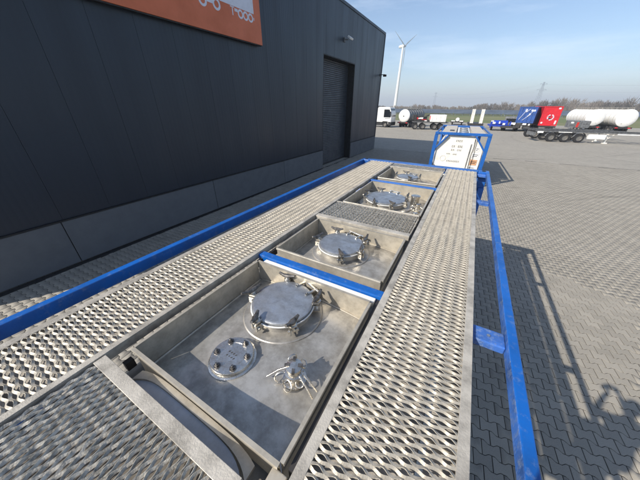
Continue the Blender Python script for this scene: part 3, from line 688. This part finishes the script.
# ---------------------------------------------------------------- vehicles and containers across the yard
def long_chassis(root, x0, x1, z=1.1, w_=.9, mt='chassis', cross=8, h=.16):
    for s_ in (-1, 1): m = MB(); m.box(x0, x1, s_*w_*.5-.06, s_*w_*.5+.06, z-h, z); m.build('chassis_beam', MAT[mt], root)
    m = MB()
    for x in np.linspace(x0+.1, x1-.1, cross): m.box(x-.05, x+.05, -1.18, 1.18, z-h*.7, z-.02)
    m.build('cross_member', MAT[mt], root)
    for s_ in (-1, 1): m = MB(); m.box(x0, x1, s_*1.18-.03, s_*1.18+.03, z-.08, z+.02); m.build('outer_rail', MAT['greybox'], root)
def mud(root, x, y, mt='chassis'):
    m = MB(); n = 10; V = []; F = []
    for i in range(n+1):
        t = pi*.05+pi*.9*i/n
        for yy in (y-.2, y+.2): V.append((x+.60*cos(t), yy, .51+.60*sin(t)))
    for i in range(n): F.append((2*i, 2*i+1, 2*i+3, 2*i+2))
    m.add(V, F); m.build('mudguard', MAT[mt], root)

# white tractor cab at the warehouse corner
TR = empty('tractor_unit', (-15.2, 53.4, 0), radians(-6), label='white lorry cab parked beside the warehouse corner', cat='lorry')
m = MB(); Mx = Matrix(((1,0,0,0),(0,0,1,-1.2),(0,1,0,0),(0,0,0,1)))
m.prism([(-1.5,.75),(-1.5,3.35),(-1.2,3.5),(.95,3.45),(1.35,2.4),(1.42,1.2),(1.40,.55),(.85,.5),(.75,1.05),(-.25,1.05),(-.4,.6)][::-1], Mx, 2.4); m.build('cab', MAT['white'], TR, bevel=.07)
m = MB(); m.prism([(-.15,1.75),(-.15,3.1),(.90,3.1),(1.26,2.3),(1.26,1.75)][::-1], Matrix(((1,0,0,0),(0,0,1,-1.215),(0,1,0,0),(0,0,0,1))), .02); m.build('side_window', MAT['glass'], TR)
m = MB(); m.box(.13,1.22,-1.23,-1.205,1.55,1.60); m.box(-.2,1.3,-1.24,-1.2,.95,1.0); m.box(.9,1.45,-1.23,1.23,.35,.95); m.box(-1.5,-.3,-1.22,-1.1,.35,.95); m.build('door_trim', MAT['black'], TR)
m = MB(); m.add([(1.40,-1.05,1.9),(1.40,1.05,1.9),(1.06,1.05,3.2),(1.06,-1.05,3.2)], [(0,1,2,3)]); m.v = [(x+.02,y,z) for x,y,z in m.v]; m.build('windscreen', MAT['glass'], TR)
m = MB(); m.box(-5.2,-1.5,-.5,.5,.7,.95); m.box(-1.5,1.3,-1.0,1.0,.45,.8); m.box(-3.2,-1.8,-1.15,-.6,.4,.95); m.build('chassis_frame', MAT['chassis'], TR)
m = MB(); m.box(1.15,1.3,-1.42,-1.24,2.1,2.75); m.build('mirror', MAT['black'], TR)
for x in (.25, -4.1):
    for y in (-1.05, 1.05): wheel(TR, x, y)
# round ended white tanker next to it
def tanker(name, x, y, rz, ln, label, body, end, r=1.15, cz=2.05, group=None, ring_mat='white', band=True, box_text=False, wheels=True):
    e = empty(name, (x, y, 0), rz, label=label, cat='tank trailer', group=group)
    A = Matrix.Translation((0, 0, cz)) @ Matrix.Rotation(-pi/2, 4, 'X')
    m = MB(); m.lathe([(r, .06), (r, ln)], 48, A, cap1=False); m.lathe([(r, ln), (r*.9, ln+.2), (r*.4, ln+.32), (.01, ln+.34)], 48, A); m.build('barrel', MAT[body], e, smooth=30)
    m = MB(); m.lathe([(.01, -.20), (r*.35, -.18), (r*.7, -.11), (r*.93, -.02), (r+.015, .06), (r+.015, .12)], 48, A, cap0=False, cap1=False); m.build('end_dome', MAT[end], e, smooth=50)
    if band:
        m = MB()
        for k in np.linspace(.9, ln-.8, 6): m.lathe([(r+.001, k-.04), (r+.02, k-.035), (r+.02, k+.035), (r+.001, k+.04)], 48, A, cap1=False)
        m.build('barrel_band', MAT['galv_side'], e)
    m = MB(); m.box(-.35, .35, .3, ln-.2, cz+r+.03, cz+r+.06); m.build('top_walkway', MAT['galv_side'], e)
    m = MB()
    for s_ in (-1, 1): m.tube([(s_*.4, .3, cz+r+.22), (s_*.4, ln-.3, cz+r+.22)], .025, 6)
    for k in np.linspace(.3, ln-.3, 6):
        for s_ in (-1, 1): m.tube([(s_*.4, k, cz+r-.05), (s_*.4, k, cz+r+.22)], .02, 6)
    m.build('guard_rail', MAT['galv_side'], e)
    m = MB(); m.box(-.45, .45, -.1, ln+.4, .75, .98); m.box(-1.15, 1.15, -.15, .05, .75, .95); m.box(-.9,.9,.5,1.0,.7,1.0); m.build('chassis_frame', MAT['chassis'], e)
    if wheels:
        for k in (1.1, 2.4, 3.7):
            for s_ in (-1, 1):
                w_ = wheel(e, s_*.98, k); w_.rotation_euler = (0, 0, pi/2)
    m = MB(); m.box(-.95, -.6, -.18, -.12, .78, .9); m.box(.6, .95, -.18, -.12, .78, .9); m.build('tail_lamp', MAT['red'], e)
    return e
tk = tanker('tank_trailer', -12.05, 54.2, radians(-13), 7.0, 'white round ended tank trailer beside the white lorry cab', 'greybox', 'white', 1.13, 2.0)
m = MB(); m.lathe([(.12,0),(.12,.05),(.001,.06)], 16, Matrix.Translation((0,-.2,2.0)) @ Matrix.Rotation(pi/2,4,'X')); m.build('filler_cap', MAT['greybox'], tk)
t_a = tanker('tank_trailer', 17.35, 62.0, radians(6), 8.0, 'left of the two white tank trailers at the right edge of the yard', 'white', 'white', 1.22, 2.25, group='white tank trailers')
t_b = tanker('tank_trailer', 21.05, 62.0, radians(7), 8.0, 'right of the two white tank trailers at the right edge of the yard', 'white', 'white', 1.26, 2.25, group='white tank trailers')
for e in (t_a, t_b):
    m = MB()
    for i in range(9): m.box(-.45+i*.09, -.39+i*.09, -.145-.0, -.115, 1.42, 1.52)
    m.v = [(x, y+.03, z) for x, y, z in m.v]; m.build('end_lettering', MAT['ink'], e)

# flatbed trailer with red machinery and white box
FB = empty('flatbed_trailer', (-7.1, 52.4, 0), radians(14), label='black trailer chassis carrying a dark machine with small red panels', cat='trailer')
long_chassis(FB, -2.9, 3.1, 1.25)
for x in (-2.35, -1.05, .9, 2.0):
    for y in (-1.0, 1.0): wheel(FB, x, y)
    mud(FB, x, -1.0)
m = MB(); m.box(-2.6,-.1,-1.1,1.1,1.28,1.55); m.box(-2.3,-1.6,-1.0,.2,1.55,2.2); m.bar((-1.6,-.6,1.6),(-.2,-.6,2.3),.2,.14); m.build('machine_body', MAT['chassis'], FB, bevel=.03)
m = MB(); m.box(-2.25,-1.65,-1.03,-1.0,1.65,1.95); m.box(-.1,.25,-1.12,-1.05,1.6,2.2); m.box(-1.4,-.6,-1.12,-1.1,1.56,1.66); m.build('red_panel', MAT['red'], FB)
m = MB(); m.box(-2.9,-2.3,-1.1,.9,1.56,2.35); m.box(-1.5,-.5,-.9,.9,1.56,2.0); m.tube([(-2,-1.1,1.9),(-.3,-1.1,2.35)], .06, 8); m.build('machine_parts', MAT['chassis'], FB)
m = MB(); m.box(-2.0,-1.2,-1.14,-1.11,1.7,1.95); m.box(-.9,-.5,-1.14,-1.11,1.35,1.5); m.build('white_panel', MAT['white'], FB)
WB = empty('equipment_box', (-5.75, 52.2, 1.26), radians(14), label='white rectangular box on the rear of the black trailer chassis', cat='box')
m = MB(); m.box(-1.25, 1.25, -1.0, 1.0, .02, 1.15); m.build('box_body', MAT['white'], WB, bevel=.04)
m = MB()
for x in (-1.0, -.35, .3, .95): m.box(x-.03, x+.03, -1.03, -1.005, .1, 1.1)
m.build('rib', MAT['cream'], WB)

# distant small trailer rear, with a white box
ST = empty('low_trailer', (-3.35, 68.5, 0), 0, label='small dark trailer rear with a pale round drum, left of the upright ramps', cat='trailer')
m = MB(); m.box(-1.25,1.25,-.2,3.5,.55,.75); m.box(-1.3,-.7,-.25,-.1,.5,.95); m.box(.7,1.3,-.25,-.1,.5,.95); m.box(-.2,.2,.2,.4,.75,1.15); m.build('deck', MAT['chassis'], ST)
for x in (-.95, .95): w_ = wheel(ST, x, .8, .85); w_.rotation_euler = (0,0,pi/2)
m = MB(); m.lathe([(.36,0),(.38,.08),(.36,.7)], 20, Matrix.Translation((.0,-.1,1.15)) @ Matrix.Rotation(-pi/2,4,'X'), cap0=True); m.build('drum', MAT['white'], ST, smooth=40)
m = MB(); m.box(-1.2,-.45,-.28,-.2,.75,.95); m.box(.45,1.2,-.28,-.2,.75,.95); m.build('lamp_board', MAT['white'], ST)

# lowbed with two upright ramps
LB = empty('lowbed_trailer', (.30, 60.3, 0), radians(3), label='lowbed trailer rear with two cream loading ramps folded upright', cat='trailer')
m = MB(); m.box(-1.25,1.35,0,6,.55,.85); m.box(-1.25,1.35,-.12,0,.45,.75); m.build('deck', MAT['chassis'], LB)
for y in (1.0, 2.3):
    for x in (-1.0, 1.1): w_ = wheel(LB, x, y, .8); w_.rotation_euler = (0,0,pi/2)
for x in (-1.0, .55):
    m = MB(); 
    for q in (0, .46): m.bar((x+q+.03, -.05, .85), (x+q-.05, .25, 3.28), .07, .12, (0,1,0))
    for k in range(9):
        t = (k+.5)/9; m.bar((x+.0-.08*t, -.05+.3*t, .85+2.4*t), (x+.5-.08*t, -.05+.3*t, .85+2.4*t), .05, .16)
    m.add([(x+.0,.0,.85),(x+.48,.0,.85),(x+.40,.3,3.25),(x-.08,.3,3.25)], [(0,1,2,3)])
    m.build('loading_ramp', MAT['cream'], LB)

# low blue tank chassis
BU = empty('blue_chassis', (3.95, 57.0, 0), radians(6), label='low bright blue trailer chassis with white fittings, left of the dark blue container', cat='trailer')
m = MB(); m.box(-1.45,1.45,-.9,2.2,.7,.95); m.box(-1.5,-1.3,-1.0,-.8,.5,1.5); m.box(1.3,1.5,-1.0,-.8,.5,1.5); m.bar((-1.4,-.9,.8),(0,-.9,1.5),.1,.12,(0,1,0)); m.bar((1.4,-.9,.8),(0,-.9,1.5),.1,.12,(0,1,0)); m.build('frame', MAT['vblue'], BU)
m = MB(); m.lathe([(.3,-1.2),(.5,-1.1),(.52,1.1),(.3,1.2)], 24, Matrix.Translation((0,0,1.12)) @ Matrix.Rotation(pi/2,4,'Y'), cap0=True); m.build('air_tank', MAT['vblue'], BU, smooth=40)
m = MB(); m.box(-1.2,-.8,-1.02,-.92,1.1,1.4); m.box(.3,.65,-1.02,-.92,.95,1.25); m.box(-.3,-.1,-1.02,-.95,1.15,1.5); m.box(-1.5,-1.1,-1.03,-.95,1.45,1.6); m.build('fitting', MAT['white'], BU)
for x in (-1.0, 1.0): w_ = wheel(BU, x, .2, .8); w_.rotation_euler = (0,0,pi/2)

# dark blue container on a chassis
def container(name, x, y, z, rz, ln, ht, mt, label, cat='container'):
    e = empty(name, (x, y, z), rz, label=label, cat=cat); W = 1.22
    m = MB(); m.box(-W+.06, W-.06, .06, ln-.06, .1, ht-.05); m.build('body', MAT[mt], e)
    for x_ in (-W, W-.12):
        for y_ in (0, ln-.12): m = MB(); m.box(x_, x_+.12, y_, y_+.12, 0, ht); m.build('corner_post', MAT[mt], e)
    for z_ in (0, ht-.12):
        m = MB(); m.box(-W+.12, W-.12, .0, .12, z_, z_+.12); m.box(-W+.12, W-.12, ln-.12, ln, z_, z_+.12); m.box(-W, -W+.09, .12, ln-.12, z_, z_+.12); m.box(W-.09, W, .12, ln-.12, z_, z_+.12); m.build('rail', MAT[mt], e)
    m = MB()
    for k in np.arange(.25, ln-.2, .28):
        for s_ in (-1, 1): m.box(s_*(W-.06) if s_ < 0 else W-.062, (-W+.062) if s_ < 0 else W-.03, k, k+.14, .14, ht-.14)
    for s_ in (-1,): m.v = [(x_-.0, y_, z_) for x_, y_, z_ in m.v]
    m.build('corrugation', MAT[mt], e)
    return e
CB = container('shipping_container', 7.35, 57.0, 1.32, radians(-14), 6.06, 2.42, 'dblue', 'dark blue container with white markings on a chassis, left of the red container')
m = MB()
for (a, b, c, d) in ((-.9,.5,-.2,1.9), (-.4,.4,.5,1.3), (.1,1.0,.9,2.0), (-.2,1.6,.3,2.1)): m.bar((a, .045, b), (c, .045, d), .05, .10, (0,1,0))
m.box(.45,1.0,.03,.055,1.75,2.0); m.box(.3,.5,.03,.055,1.2,1.45); m.box(-.35,-.1,.03,.055,1.7,2.1); m.build('white_marking', MAT['signwhite'], CB)
for sx_ in (-.75, -.25, .25, .75): m = MB(); m.tube([(sx_, .03, .1), (sx_, .03, 2.3)], .03, 6); m.build('lock_rod', MAT['dblue'], CB)
CC = empty('container_chassis', (7.2, 57.0, 0), radians(-14), label='black container chassis under the dark blue container', cat='trailer')
m = MB(); m.box(-.5,.5,-.3,7,.95,1.2); m.box(-1.2,1.2,-.35,0,.9,1.25); m.box(-1.2,-.2,-.5,-.1,.55,.9); m.box(.3,1.2,-.5,-.1,.55,.9); m.build('frame', MAT['chassis'], CC)
m = MB(); m.box(-1.15,-.3,.1,1.5,.45,.95); m.box(.1,1.15,.2,1.3,.4,.92); m.box(-1.6,-1.25,-.5,1.2,.5,1.1); m.build('shaded_gear', MAT['black'], CC)  # black boxes: running gear plus the shade beneath, put into their colour
for y in (.9, 2.2, 3.5):
    for x in (-.98, .98): w_ = wheel(CC, x, y); w_.rotation_euler = (0,0,pi/2)
for q in ((-1.5,-.9,1.0,1.35), (.1,.6,1.05,1.3), (.9,1.1,1.0,1.25)): m = MB(); m.box(q[0],q[1],-.56,-.46,q[2],q[3]); m.build('lamp_board', MAT['white'], CC)
DT = empty('tractor_unit', (5.75, 59.5, 0), radians(82), label='small dark lorry cab tucked in left of the dark blue container', cat='lorry')
m = MB(); m.prism([(-1.2,.8),(-1.2,2.0),(-.9,2.25),(.5,2.2),(.95,1.5),(1.0,.5),(.45,.5),(.35,.95),(-.5,.95),(-.6,.8)][::-1], Matrix(((1,0,0,0),(0,0,1,-.95),(0,1,0,0),(0,0,0,1))), 1.9); m.build('cab', MAT['greybox'], DT, bevel=.06)
m = MB(); m.box(-1.23,-1.205,-.7,.7,1.3,1.9); m.build('rear_window', MAT['glass'], DT)
m = MB(); m.box(-3.6,-1.2,-.45,.45,.6,.85); m.box(-3.7,-3.6,-1.1,1.1,.5,.8); m.build('chassis_frame', MAT['chassis'], DT)
for x in (-.05, -2.9):
    for y in (-.85, .85): wheel(DT, x, y, .85)
# red container
CR = container('shipping_container', 10.72, 58.0, .98, radians(4), 6.06, 2.86, 'red', 'bright red container with a round white emblem, right of the dark blue one')
m = MB()
for k in range(12):
    t = 2*pi*k/12
    if k in (3, 8): continue
    m.box(.05+.38*cos(t)-.09, .05+.38*cos(t)+.09, .035, .052, 1.25+.38*sin(t)-.07, 1.25+.38*sin(t)+.07)
m.box(.7,1.0,.035,.052,2.45,2.68); m.box(-1.0,-.75,.035,.052,.3,.55); m.box(.8,1.02,.035,.052,.25,.8); m.build('white_emblem', MAT['signwhite'], CR)
m = MB(); m.box(-.2,.15,.035,.056,.98,1.15); m.box(-.35,.05,.035,.056,1.35,1.45); m.build('emblem_detail', MAT['ink'], CR)
CD = empty('container_chassis', (10.72, 58.0, 0), radians(4), label='black container chassis under the bright red container', cat='trailer')
m = MB(); m.box(-.5,.5,-.2,7,.72,.96); m.box(-1.15,1.15,-.25,0,.7,.95); m.build('frame', MAT['chassis'], CD)
for y in (1.0, 2.3, 3.6):
    for x in (-.98, .98): w_ = wheel(CD, x, y, .9); w_.rotation_euler = (0,0,pi/2)

# long empty skeletal trailer in front
SK = empty('skeletal_trailer', (9.7, 43.0, 0), radians(11), label='long empty three axle skeletal trailer standing in front of the red container', cat='trailer')
long_chassis(SK, -3.2, 13.5, 1.18, cross=14)
for x in (-1.42, -.05, 1.32):
    for y in (-1.02, 1.02): wheel(SK, x, y); mud(SK, x, y, 'greybox')
m = MB(); m.box(2.1,3.7,-1.2,-.9,.45,.95); m.box(2.3,3.5,-1.22,-1.2,.5,.9); m.build('side_locker', MAT['white'], SK)
for s_ in (-1, 1): m = MB(); m.box(3.9,4.05,s_*.8-.08,s_*.8+.08,.1,1.02); m.box(3.75,4.2,s_*.8-.2,s_*.8+.2,.0,.1); m.bar((4.0,s_*.8,.4),(4.6,s_*.8,1.0),.06,.06); m.build('landing_leg', MAT['cream'], SK)
m = MB(); m.box(-3.25,-3.1,-1.2,1.2,.6,1.0); m.build('rear_bumper', MAT['greybox'], SK)
m = MB(); m.box(-3.0,-2.4,-1.24,-1.19,.95,1.15); m.build('reflective_strip', MAT['white'], SK); m = MB(); m.box(4.6,8.0,-1.24,-1.20,.98,1.08); m.build('reflective_strip', MAT['white'], SK); m = MB(); m.box(-.9,.4,-1.24,-1.2,1.06,1.14); m.build('reflective_strip', MAT['white'], SK)
S2 = empty('skeletal_trailer', (7.7, 46.2, 0), radians(14), label='second skeletal trailer standing just behind the long one, its wheels showing at the left', cat='trailer')
long_chassis(S2, -1.2, 9, 1.12, cross=9)
for x in (-.5, .8, 2.1):
    for y in (-1.02, 1.02): wheel(S2, x, y)
DB = empty('cargo_box', (12.35, 49.5, 1.24), radians(9), label='dark grey box with a red mark standing in front of the white tank trailers', cat='box')
m = MB(); m.box(-1.1,1.1,-.6,.6,.02,.88); m.build('box_body', MAT['greybox'], DB, bevel=.03)
m = MB(); m.box(-.35,-.1,-.62,-.602,.1,.7); m.build('red_mark', MAT['redtext'], DB)
m = MB(); m.box(-1.0,-.7,-.62,-.602,.55,.75); m.build('white_mark', MAT['white'], DB)

# ---------------------------------------------------------------- field: solar rows, fence, wood, pylons, turbine
for i in range(14):
    x = -112+i*20.5
    for j, yy in enumerate((150,)):
        e = empty('solar_table', (x, yy+x*.05, 0), radians(3), label='long tilted solar panel table in the field, number of a row that nothing tells apart', cat='solar panel', group='solar panel tables in the field')
        e['label'] = 'long tilted blue grey solar panel table in the row across the field'
        m = MB(); Mx = Matrix.Translation((0, 0, .75)) @ Matrix.Rotation(radians(24), 4, 'X')
        for a in range(16):
            for b in range(2): m.prism([(a*1.25, b*1.7), (a*1.25+1.21, b*1.7), (a*1.25+1.21, b*1.7+1.66), (a*1.25, b*1.7+1.66)], Mx, .04)
        m.build('panel_array', MAT['solar'], e)
        m = MB()
        for a in np.arange(.5, 20, 3.2): m.box(a-.06, a+.06, .3, .42, 0, .85); m.box(a-.06, a+.06, 2.5, 2.62, 0, 1.8)
        tag(m.build('post', MAT['pylon'], e), kind='stuff')
far = MB()
for yy in (160, 171, 183):
    Mx = Matrix.Translation((-130, yy-5, .8)) @ Matrix.Rotation(radians(3), 4, 'Z') @ Matrix.Rotation(radians(24), 4, 'X')
    far.prism([(0,0),(300,0),(300,3.4),(0,3.4)], Mx, .05)
    for a in np.arange(0, 300, 4): 
        p = Mx @ Vector((a, 1.7, 0)); far.box(p.x-.06, p.x+.06, p.y-.06, p.y+.06, 0, p.z)
tag(far.build('solar_field', MAT['solar']), kind='stuff', label='more rows of solar panels merging into one dark band across the field')

def wood(name, n, xr, yr, hfun, seed, mt='twig', label=''):
    r = np.random.default_rng(seed); V = []; F = []
    for i in range(n):
        x = r.uniform(*xr); y = r.uniform(*yr); h = hfun(x)*r.uniform(.72, 1.12)
        wd = h*r.uniform(.22, .36)
        def tri(p, q, w_):
            k = len(V); V.extend([(p[0]-w_, p[1], p[2]), (p[0]+w_, p[1], p[2]), q]); F.append((k, k+1, k+2))
        tri((x, y, 0), (x+r.normal(0, .3), y, h*.85), .16+.01*h)
        for j in range(46):
            z0 = h*r.uniform(.06, .72); a = r.uniform(0, 2*pi); lean = r.uniform(.1, .95); ln = h*r.uniform(.16, .36)*(1-.35*z0/h)
            x0 = x+cos(a)*wd*r.uniform(0, .75); y0 = y+sin(a)*wd*r.uniform(0, .75)
            q = (x0+cos(a)*ln*lean*.8, y0+sin(a)*ln*lean*.8, min(h*1.02, z0+ln*sqrt(max(.05, 1-lean*lean*.7))))
            tri((x0, y0, z0), q, r.uniform(.09, .24))
        for j in range(8):
            a = r.uniform(0, 2*pi); z0 = r.uniform(0, .2)*h; tri((x+cos(a)*wd, y, z0), (x+cos(a)*wd*1.3, y+r.normal(), z0+h*.3), r.uniform(.3, .6))
    me = bpy.data.meshes.new(name); me.from_pydata(V, [], F); me.materials.append(MAT[mt]); o = bpy.data.objects.new(name, me); C.objects.link(o)
    return tag(o, kind='stuff', label=label)
def h_far(x):      # tree line height profile by place
    return 5.2+2.6*max(0, min(1, (x+20)/40))+1.6*max(0, min(1, (x-50)/30))+.9*sin(x*.09)+.6*sin(x*.31+1)
wood('far_wood', 950, (-230, 330), (300, 335), h_far, 3, label='low brown belt of bare winter trees along the horizon')
wood('tall_wood', 260, (36, 260), (285, 312), lambda x: 11.0+1.6*sin(x*.13)+1.0*sin(x*.4), 5, label='taller bare brown trees behind the white tank trailers')

def pylon(x, y, s, label):
    e = empty('electricity_pylon', (x, y, 0), radians(15), label=label, cat='pylon', group='electricity pylons on the horizon'); m = MB(); t = .16*s
    def leg(z): return 3.4*s*(1-z/(42*s))+.45*s
    for sx_ in (-1, 1):
        for sy_ in (-1, 1): m.bar((sx_*leg(0), sy_*leg(0), 0), (sx_*leg(40*s), sy_*leg(40*s), 41*s), t*1.3, t*1.3)
    zs = np.linspace(0, 40*s, 11)
    for a, b in zip(zs[:-1], zs[1:]):
        for sy_ in (-1, 1):
            m.bar((-leg(a), sy_*leg(a), a), (leg(b), sy_*leg(b), b), t, t); m.bar((leg(a), sy_*leg(a), a), (-leg(b), sy_*leg(b), b), t, t)
    m.build('lattice_mast', MAT['pylon'], e)
    for z, wd in ((30*s, 7*s), (38.5*s, 5*s)):
        m = MB()
        for s_ in (-1, 1):
            m.bar((0, 0, z+1.2*s), (s_*wd, 0, z), t*1.3, t*1.3); m.bar((0, 0, z-.8*s), (s_*wd, 0, z), t*1.3, t*1.3)
            for k in (.4, .75, 1): m.bar((s_*wd*k, 0, z), (s_*wd*k, 0, z-1.6*s), t, t)
        m.build('cross_arm', MAT['pylon'], e)
    return e
pylon(85, 600, 1.0, 'taller lattice pylon above the dark blue container')
pylon(-118, 900, 1.0, 'small faint lattice pylon left of the upright ramps')
m = MB()
for off in (-7, -5, 5, 7):
    z = 37 if abs(off) == 5 else 28.5
    for (a, b) in (((85, 600), (-118, 900)), ((85, 600), (470, 420))):
        pts = [(a[0]+(b[0]-a[0])*t+off*.9, a[1]+(b[1]-a[1])*t, z-14*4*t*(1-t)*.55) for t in np.linspace(0, 1, 14)]
        m.tube(pts, .05, 4)
tag(m.build('power_line', MAT['pylon']), label='thin overhead power lines strung from the lattice pylons', cat='power line')

WT = empty('wind_turbine', (-109, 420, 0), 0, label='tall white wind turbine rising beside the warehouse', cat='wind turbine')
m = MB(); m.lathe([(2.3, 0), (2.0, 25), (1.55, 55), (1.25, 74)], 24); m.build('tower', MAT['white'], WT, smooth=60)
ax = Vector((cos(radians(-22)), sin(radians(-22)), 0)); hz = Vector((-ax.y, ax.x, 0))
HB = Vector((0, 0, 75.3))
m = MB(); m.tube([HB-ax*6.5, HB-ax*5.5, HB-ax*1, HB+ax*1.6], [1.0, 1.7, 1.9, 1.5], 12); m.build('nacelle', MAT['white'], WT, smooth=50)
hub = HB+ax*2.8
m = MB(); m.tube([HB+ax*1.7, hub, hub+ax*1.2, hub+ax*1.9], [1.4, 1.4, 1.0, .2], 12); hb = m.build('rotor_hub', MAT['pylon'], WT, smooth=50)
for k in range(3):
    t = radians(-90+120*k+3); d = hz*cos(t)+Vector((0,0,1))*sin(t); c = ax.cross(d); m = MB(); V = []; F = []; st = [(0,.55,.5,0),(2.5,.9,.42,.5),(6,1.25,.3,.9),(14,.85,.18,.5),(22,.5,.1,.3),(28,.12,.04,.1)]
    for r_, ch, th, of in st:
        p = hub+d*r_
        for u, v_ in ((-ch*.4, 0), (0, th), (ch, 0), (0, -th)): V.append(tuple(p+c*u+(ax*.8+c*.3)*(v_)+ax*of*.3))
    for i in range(len(st)-1):
        for q in range(4): F.append((4*i+q, 4*i+(q+1) % 4, 4*i+4+(q+1) % 4, 4*i+4+q))
    F.append((0,1,2,3)); F.append(tuple(4*(len(st)-1)+q for q in (3,2,1,0)))
    m.add(V, F); m.build('blade', MAT['white'], WT, smooth=60)

# ---------------------------------------------------------------- the photographer squatting behind the camera (casts the shadow at the lower right)
PX = .10
def skin_obj(name, verts, edges, radii, root, mt, parent, sub=1):
    me = bpy.data.meshes.new(name); me.from_pydata(verts, edges, []); o = bpy.data.objects.new(name, me); C.objects.link(o)
    me.materials.append(mt)
    o.modifiers.new('Skin', 'SKIN')
    for i, r_ in enumerate(radii): me.skin_vertices[0].data[i].radius = (r_, r_) if not isinstance(r_, tuple) else r_
    me.skin_vertices[0].data[root].use_root = True
    s = o.modifiers.new('Sub', 'SUBSURF'); s.levels = sub; s.render_levels = sub; o.parent = parent; return o
PE = empty('person', (PX, -.42, 2.60), 0, label='person in a dark jacket squatting on the walkway holding up a phone', cat='person')
bv = [(0,-.10,.42),(0,-.06,.62),(0,-.0,.80),(0,.02,.90),(0,.04,.98),            # pelvis .. neck .. head base
      (-.11,-.08,.40),(-.17,.22,.52),(-.13,.03,.08),(-.14,.16,.04),             # left leg
      (.11,-.08,.40),(.17,.22,.52),(.13,.03,.08),(.14,.16,.04),
      (-.17,.0,.86),(-.21,.14,.76),(-.14,.30,.90),(-.10,.345,.975),
      (.18,.0,.84),(.24,.12,.66),(.06,.30,.90),(.0,.345,.985)]
be = [(0,1),(1,2),(2,3),(3,4),(0,5),(5,6),(6,7),(7,8),(0,9),(9,10),(10,11),(11,12),(2,13),(13,14),(14,15),(15,16),(2,17),(17,18),(18,19),(19,20)]
brd = [.15,.14,.15,.06,.055,.10,.065,.045,.04,.10,.065,.045,.04,.07,.05,.034,.026,.07,.05,.034,.026]
skin_obj('body', bv, be, brd, 0, MAT['cloth'], PE, 2)
m = MB(); Mh = Matrix.Translation((0,.08,1.08)) @ Matrix.Rotation(radians(18),4,'X')
prof = [(.001,-.13),(.045,-.12),(.065,-.09),(.078,-.04),(.084,.01),(.082,.055),(.066,.095),(.036,.118),(.001,.125)]
m.lathe(prof, 24, Mh @ Matrix.Diagonal((.92,1.12,1,1)), cap1=False)
m.lathe([(.014,-.01),(.01,.012),(.002,.03)], 8, Mh @ Matrix.Translation((0,.092,-.03)) @ Matrix.Rotation(radians(-30),4,'X'))
for s_ in (-1,1): m.lathe([(.02,0),(.022,.006),(.012,.012)], 10, Mh @ Matrix.Translation((s_*.076,-.01,-.01)) @ Matrix.Rotation(s_*pi/2,4,'Y') @ Matrix.Scale(1.4,4,(0,0,1)))
m.build('head', MAT['skin'], PE, smooth=60)
m = MB(); m.lathe([(.089,-.02),(.090,.02),(.087,.06),(.070,.102),(.038,.126),(.001,.132)], 24, Mh @ Matrix.Translation((0,-.014,0)) @ Matrix.Diagonal((.94,1.12,1,1)), cap1=False); m.build('hair', MAT['hair'], PE, smooth=60)
for s_ in (-1,1):
    m = MB()
    for (y0, y1, w_, h_) in ((-.03,.20,.045,.05),): m.tube([(s_*.135, y0, .035), (s_*.135+.0, .08, .035), (s_*.14, y1, .028)], [.036,.042,.034], 12)
    m.v = [(x, y, max(.004, z)) for x, y, z in m.v]; m.build('shoe', MAT['black'], PE, smooth=60)
for s_, wx in ((-1, -.165), (1, -.03)):
    wrist = Vector((-.10 if s_ < 0 else 0.0, .345, .98))
    palm = Vector((wx+.0, .375, 1.02)); vv = [tuple(wrist), tuple(palm)]; ee = [(0,1)]; rr = [.024, .028]
    inner = Vector((.03 if s_ < 0 else -.03, .02, .02))
    for f in range(4):
        k = len(vv); up = .018*(f-1.5)
        b_ = palm+Vector((inner.x*.2, .012, up)); vv += [tuple(b_), tuple(b_+Vector((inner.x*.6, .016, .004))), tuple(b_+Vector((inner.x*1.2, .010, .006+.002*f)))]
        ee += [(1,k),(k,k+1),(k+1,k+2)]; rr += [.010,.009,.008]
    k = len(vv); vv += [tuple(palm+Vector((inner.x*.5,-.012,.02))), tuple(palm+Vector((inner.x*1.1,-.016,.034)))]; ee += [(1,k),(k,k+1)]; rr += [.012,.010]
    skin_obj('hand', vv, ee, rr, 0, MAT['skin'], PE, 1)
PH = empty('phone', (0, 0, CAMZ), 0, label='black smartphone held up in both hands by the squatting person', cat='phone')
PH.matrix_world = Matrix.Translation((0, 0, CAMZ)) @ R.to_4x4()
m = MB(); m.box(-.135, .015, -.058, .014, .006, .014); m.build('phone_body', MAT['black'], PH, bevel=.003)
m = MB(); m.box(-.128, .008, -.053, .009, .0145, .0152); m.build('phone_screen', MAT['glass'], PH)

# ---------------------------------------------------------------- the hazy air of the yard and fields
hm = bpy.data.materials.new('haze'); hm.use_nodes = True; hn = hm.node_tree
for n_ in list(hn.nodes):
    if n_.type == 'BSDF_PRINCIPLED': hn.nodes.remove(n_)
pvn = hn.nodes.new('ShaderNodeVolumePrincipled'); pvn.inputs['Color'].default_value = (.86,.93,1,1); pvn.inputs['Density'].default_value = .0007; pvn.inputs['Anisotropy'].default_value = .1
hn.links.new(pvn.outputs[0], [n_ for n_ in hn.nodes if n_.type == 'OUTPUT_MATERIAL'][0].inputs['Volume'])
m = MB(); m.box(-3600, 3600, -400, 4600, -1.1, 108); tag(m.build('haze', hm), kind='stuff')
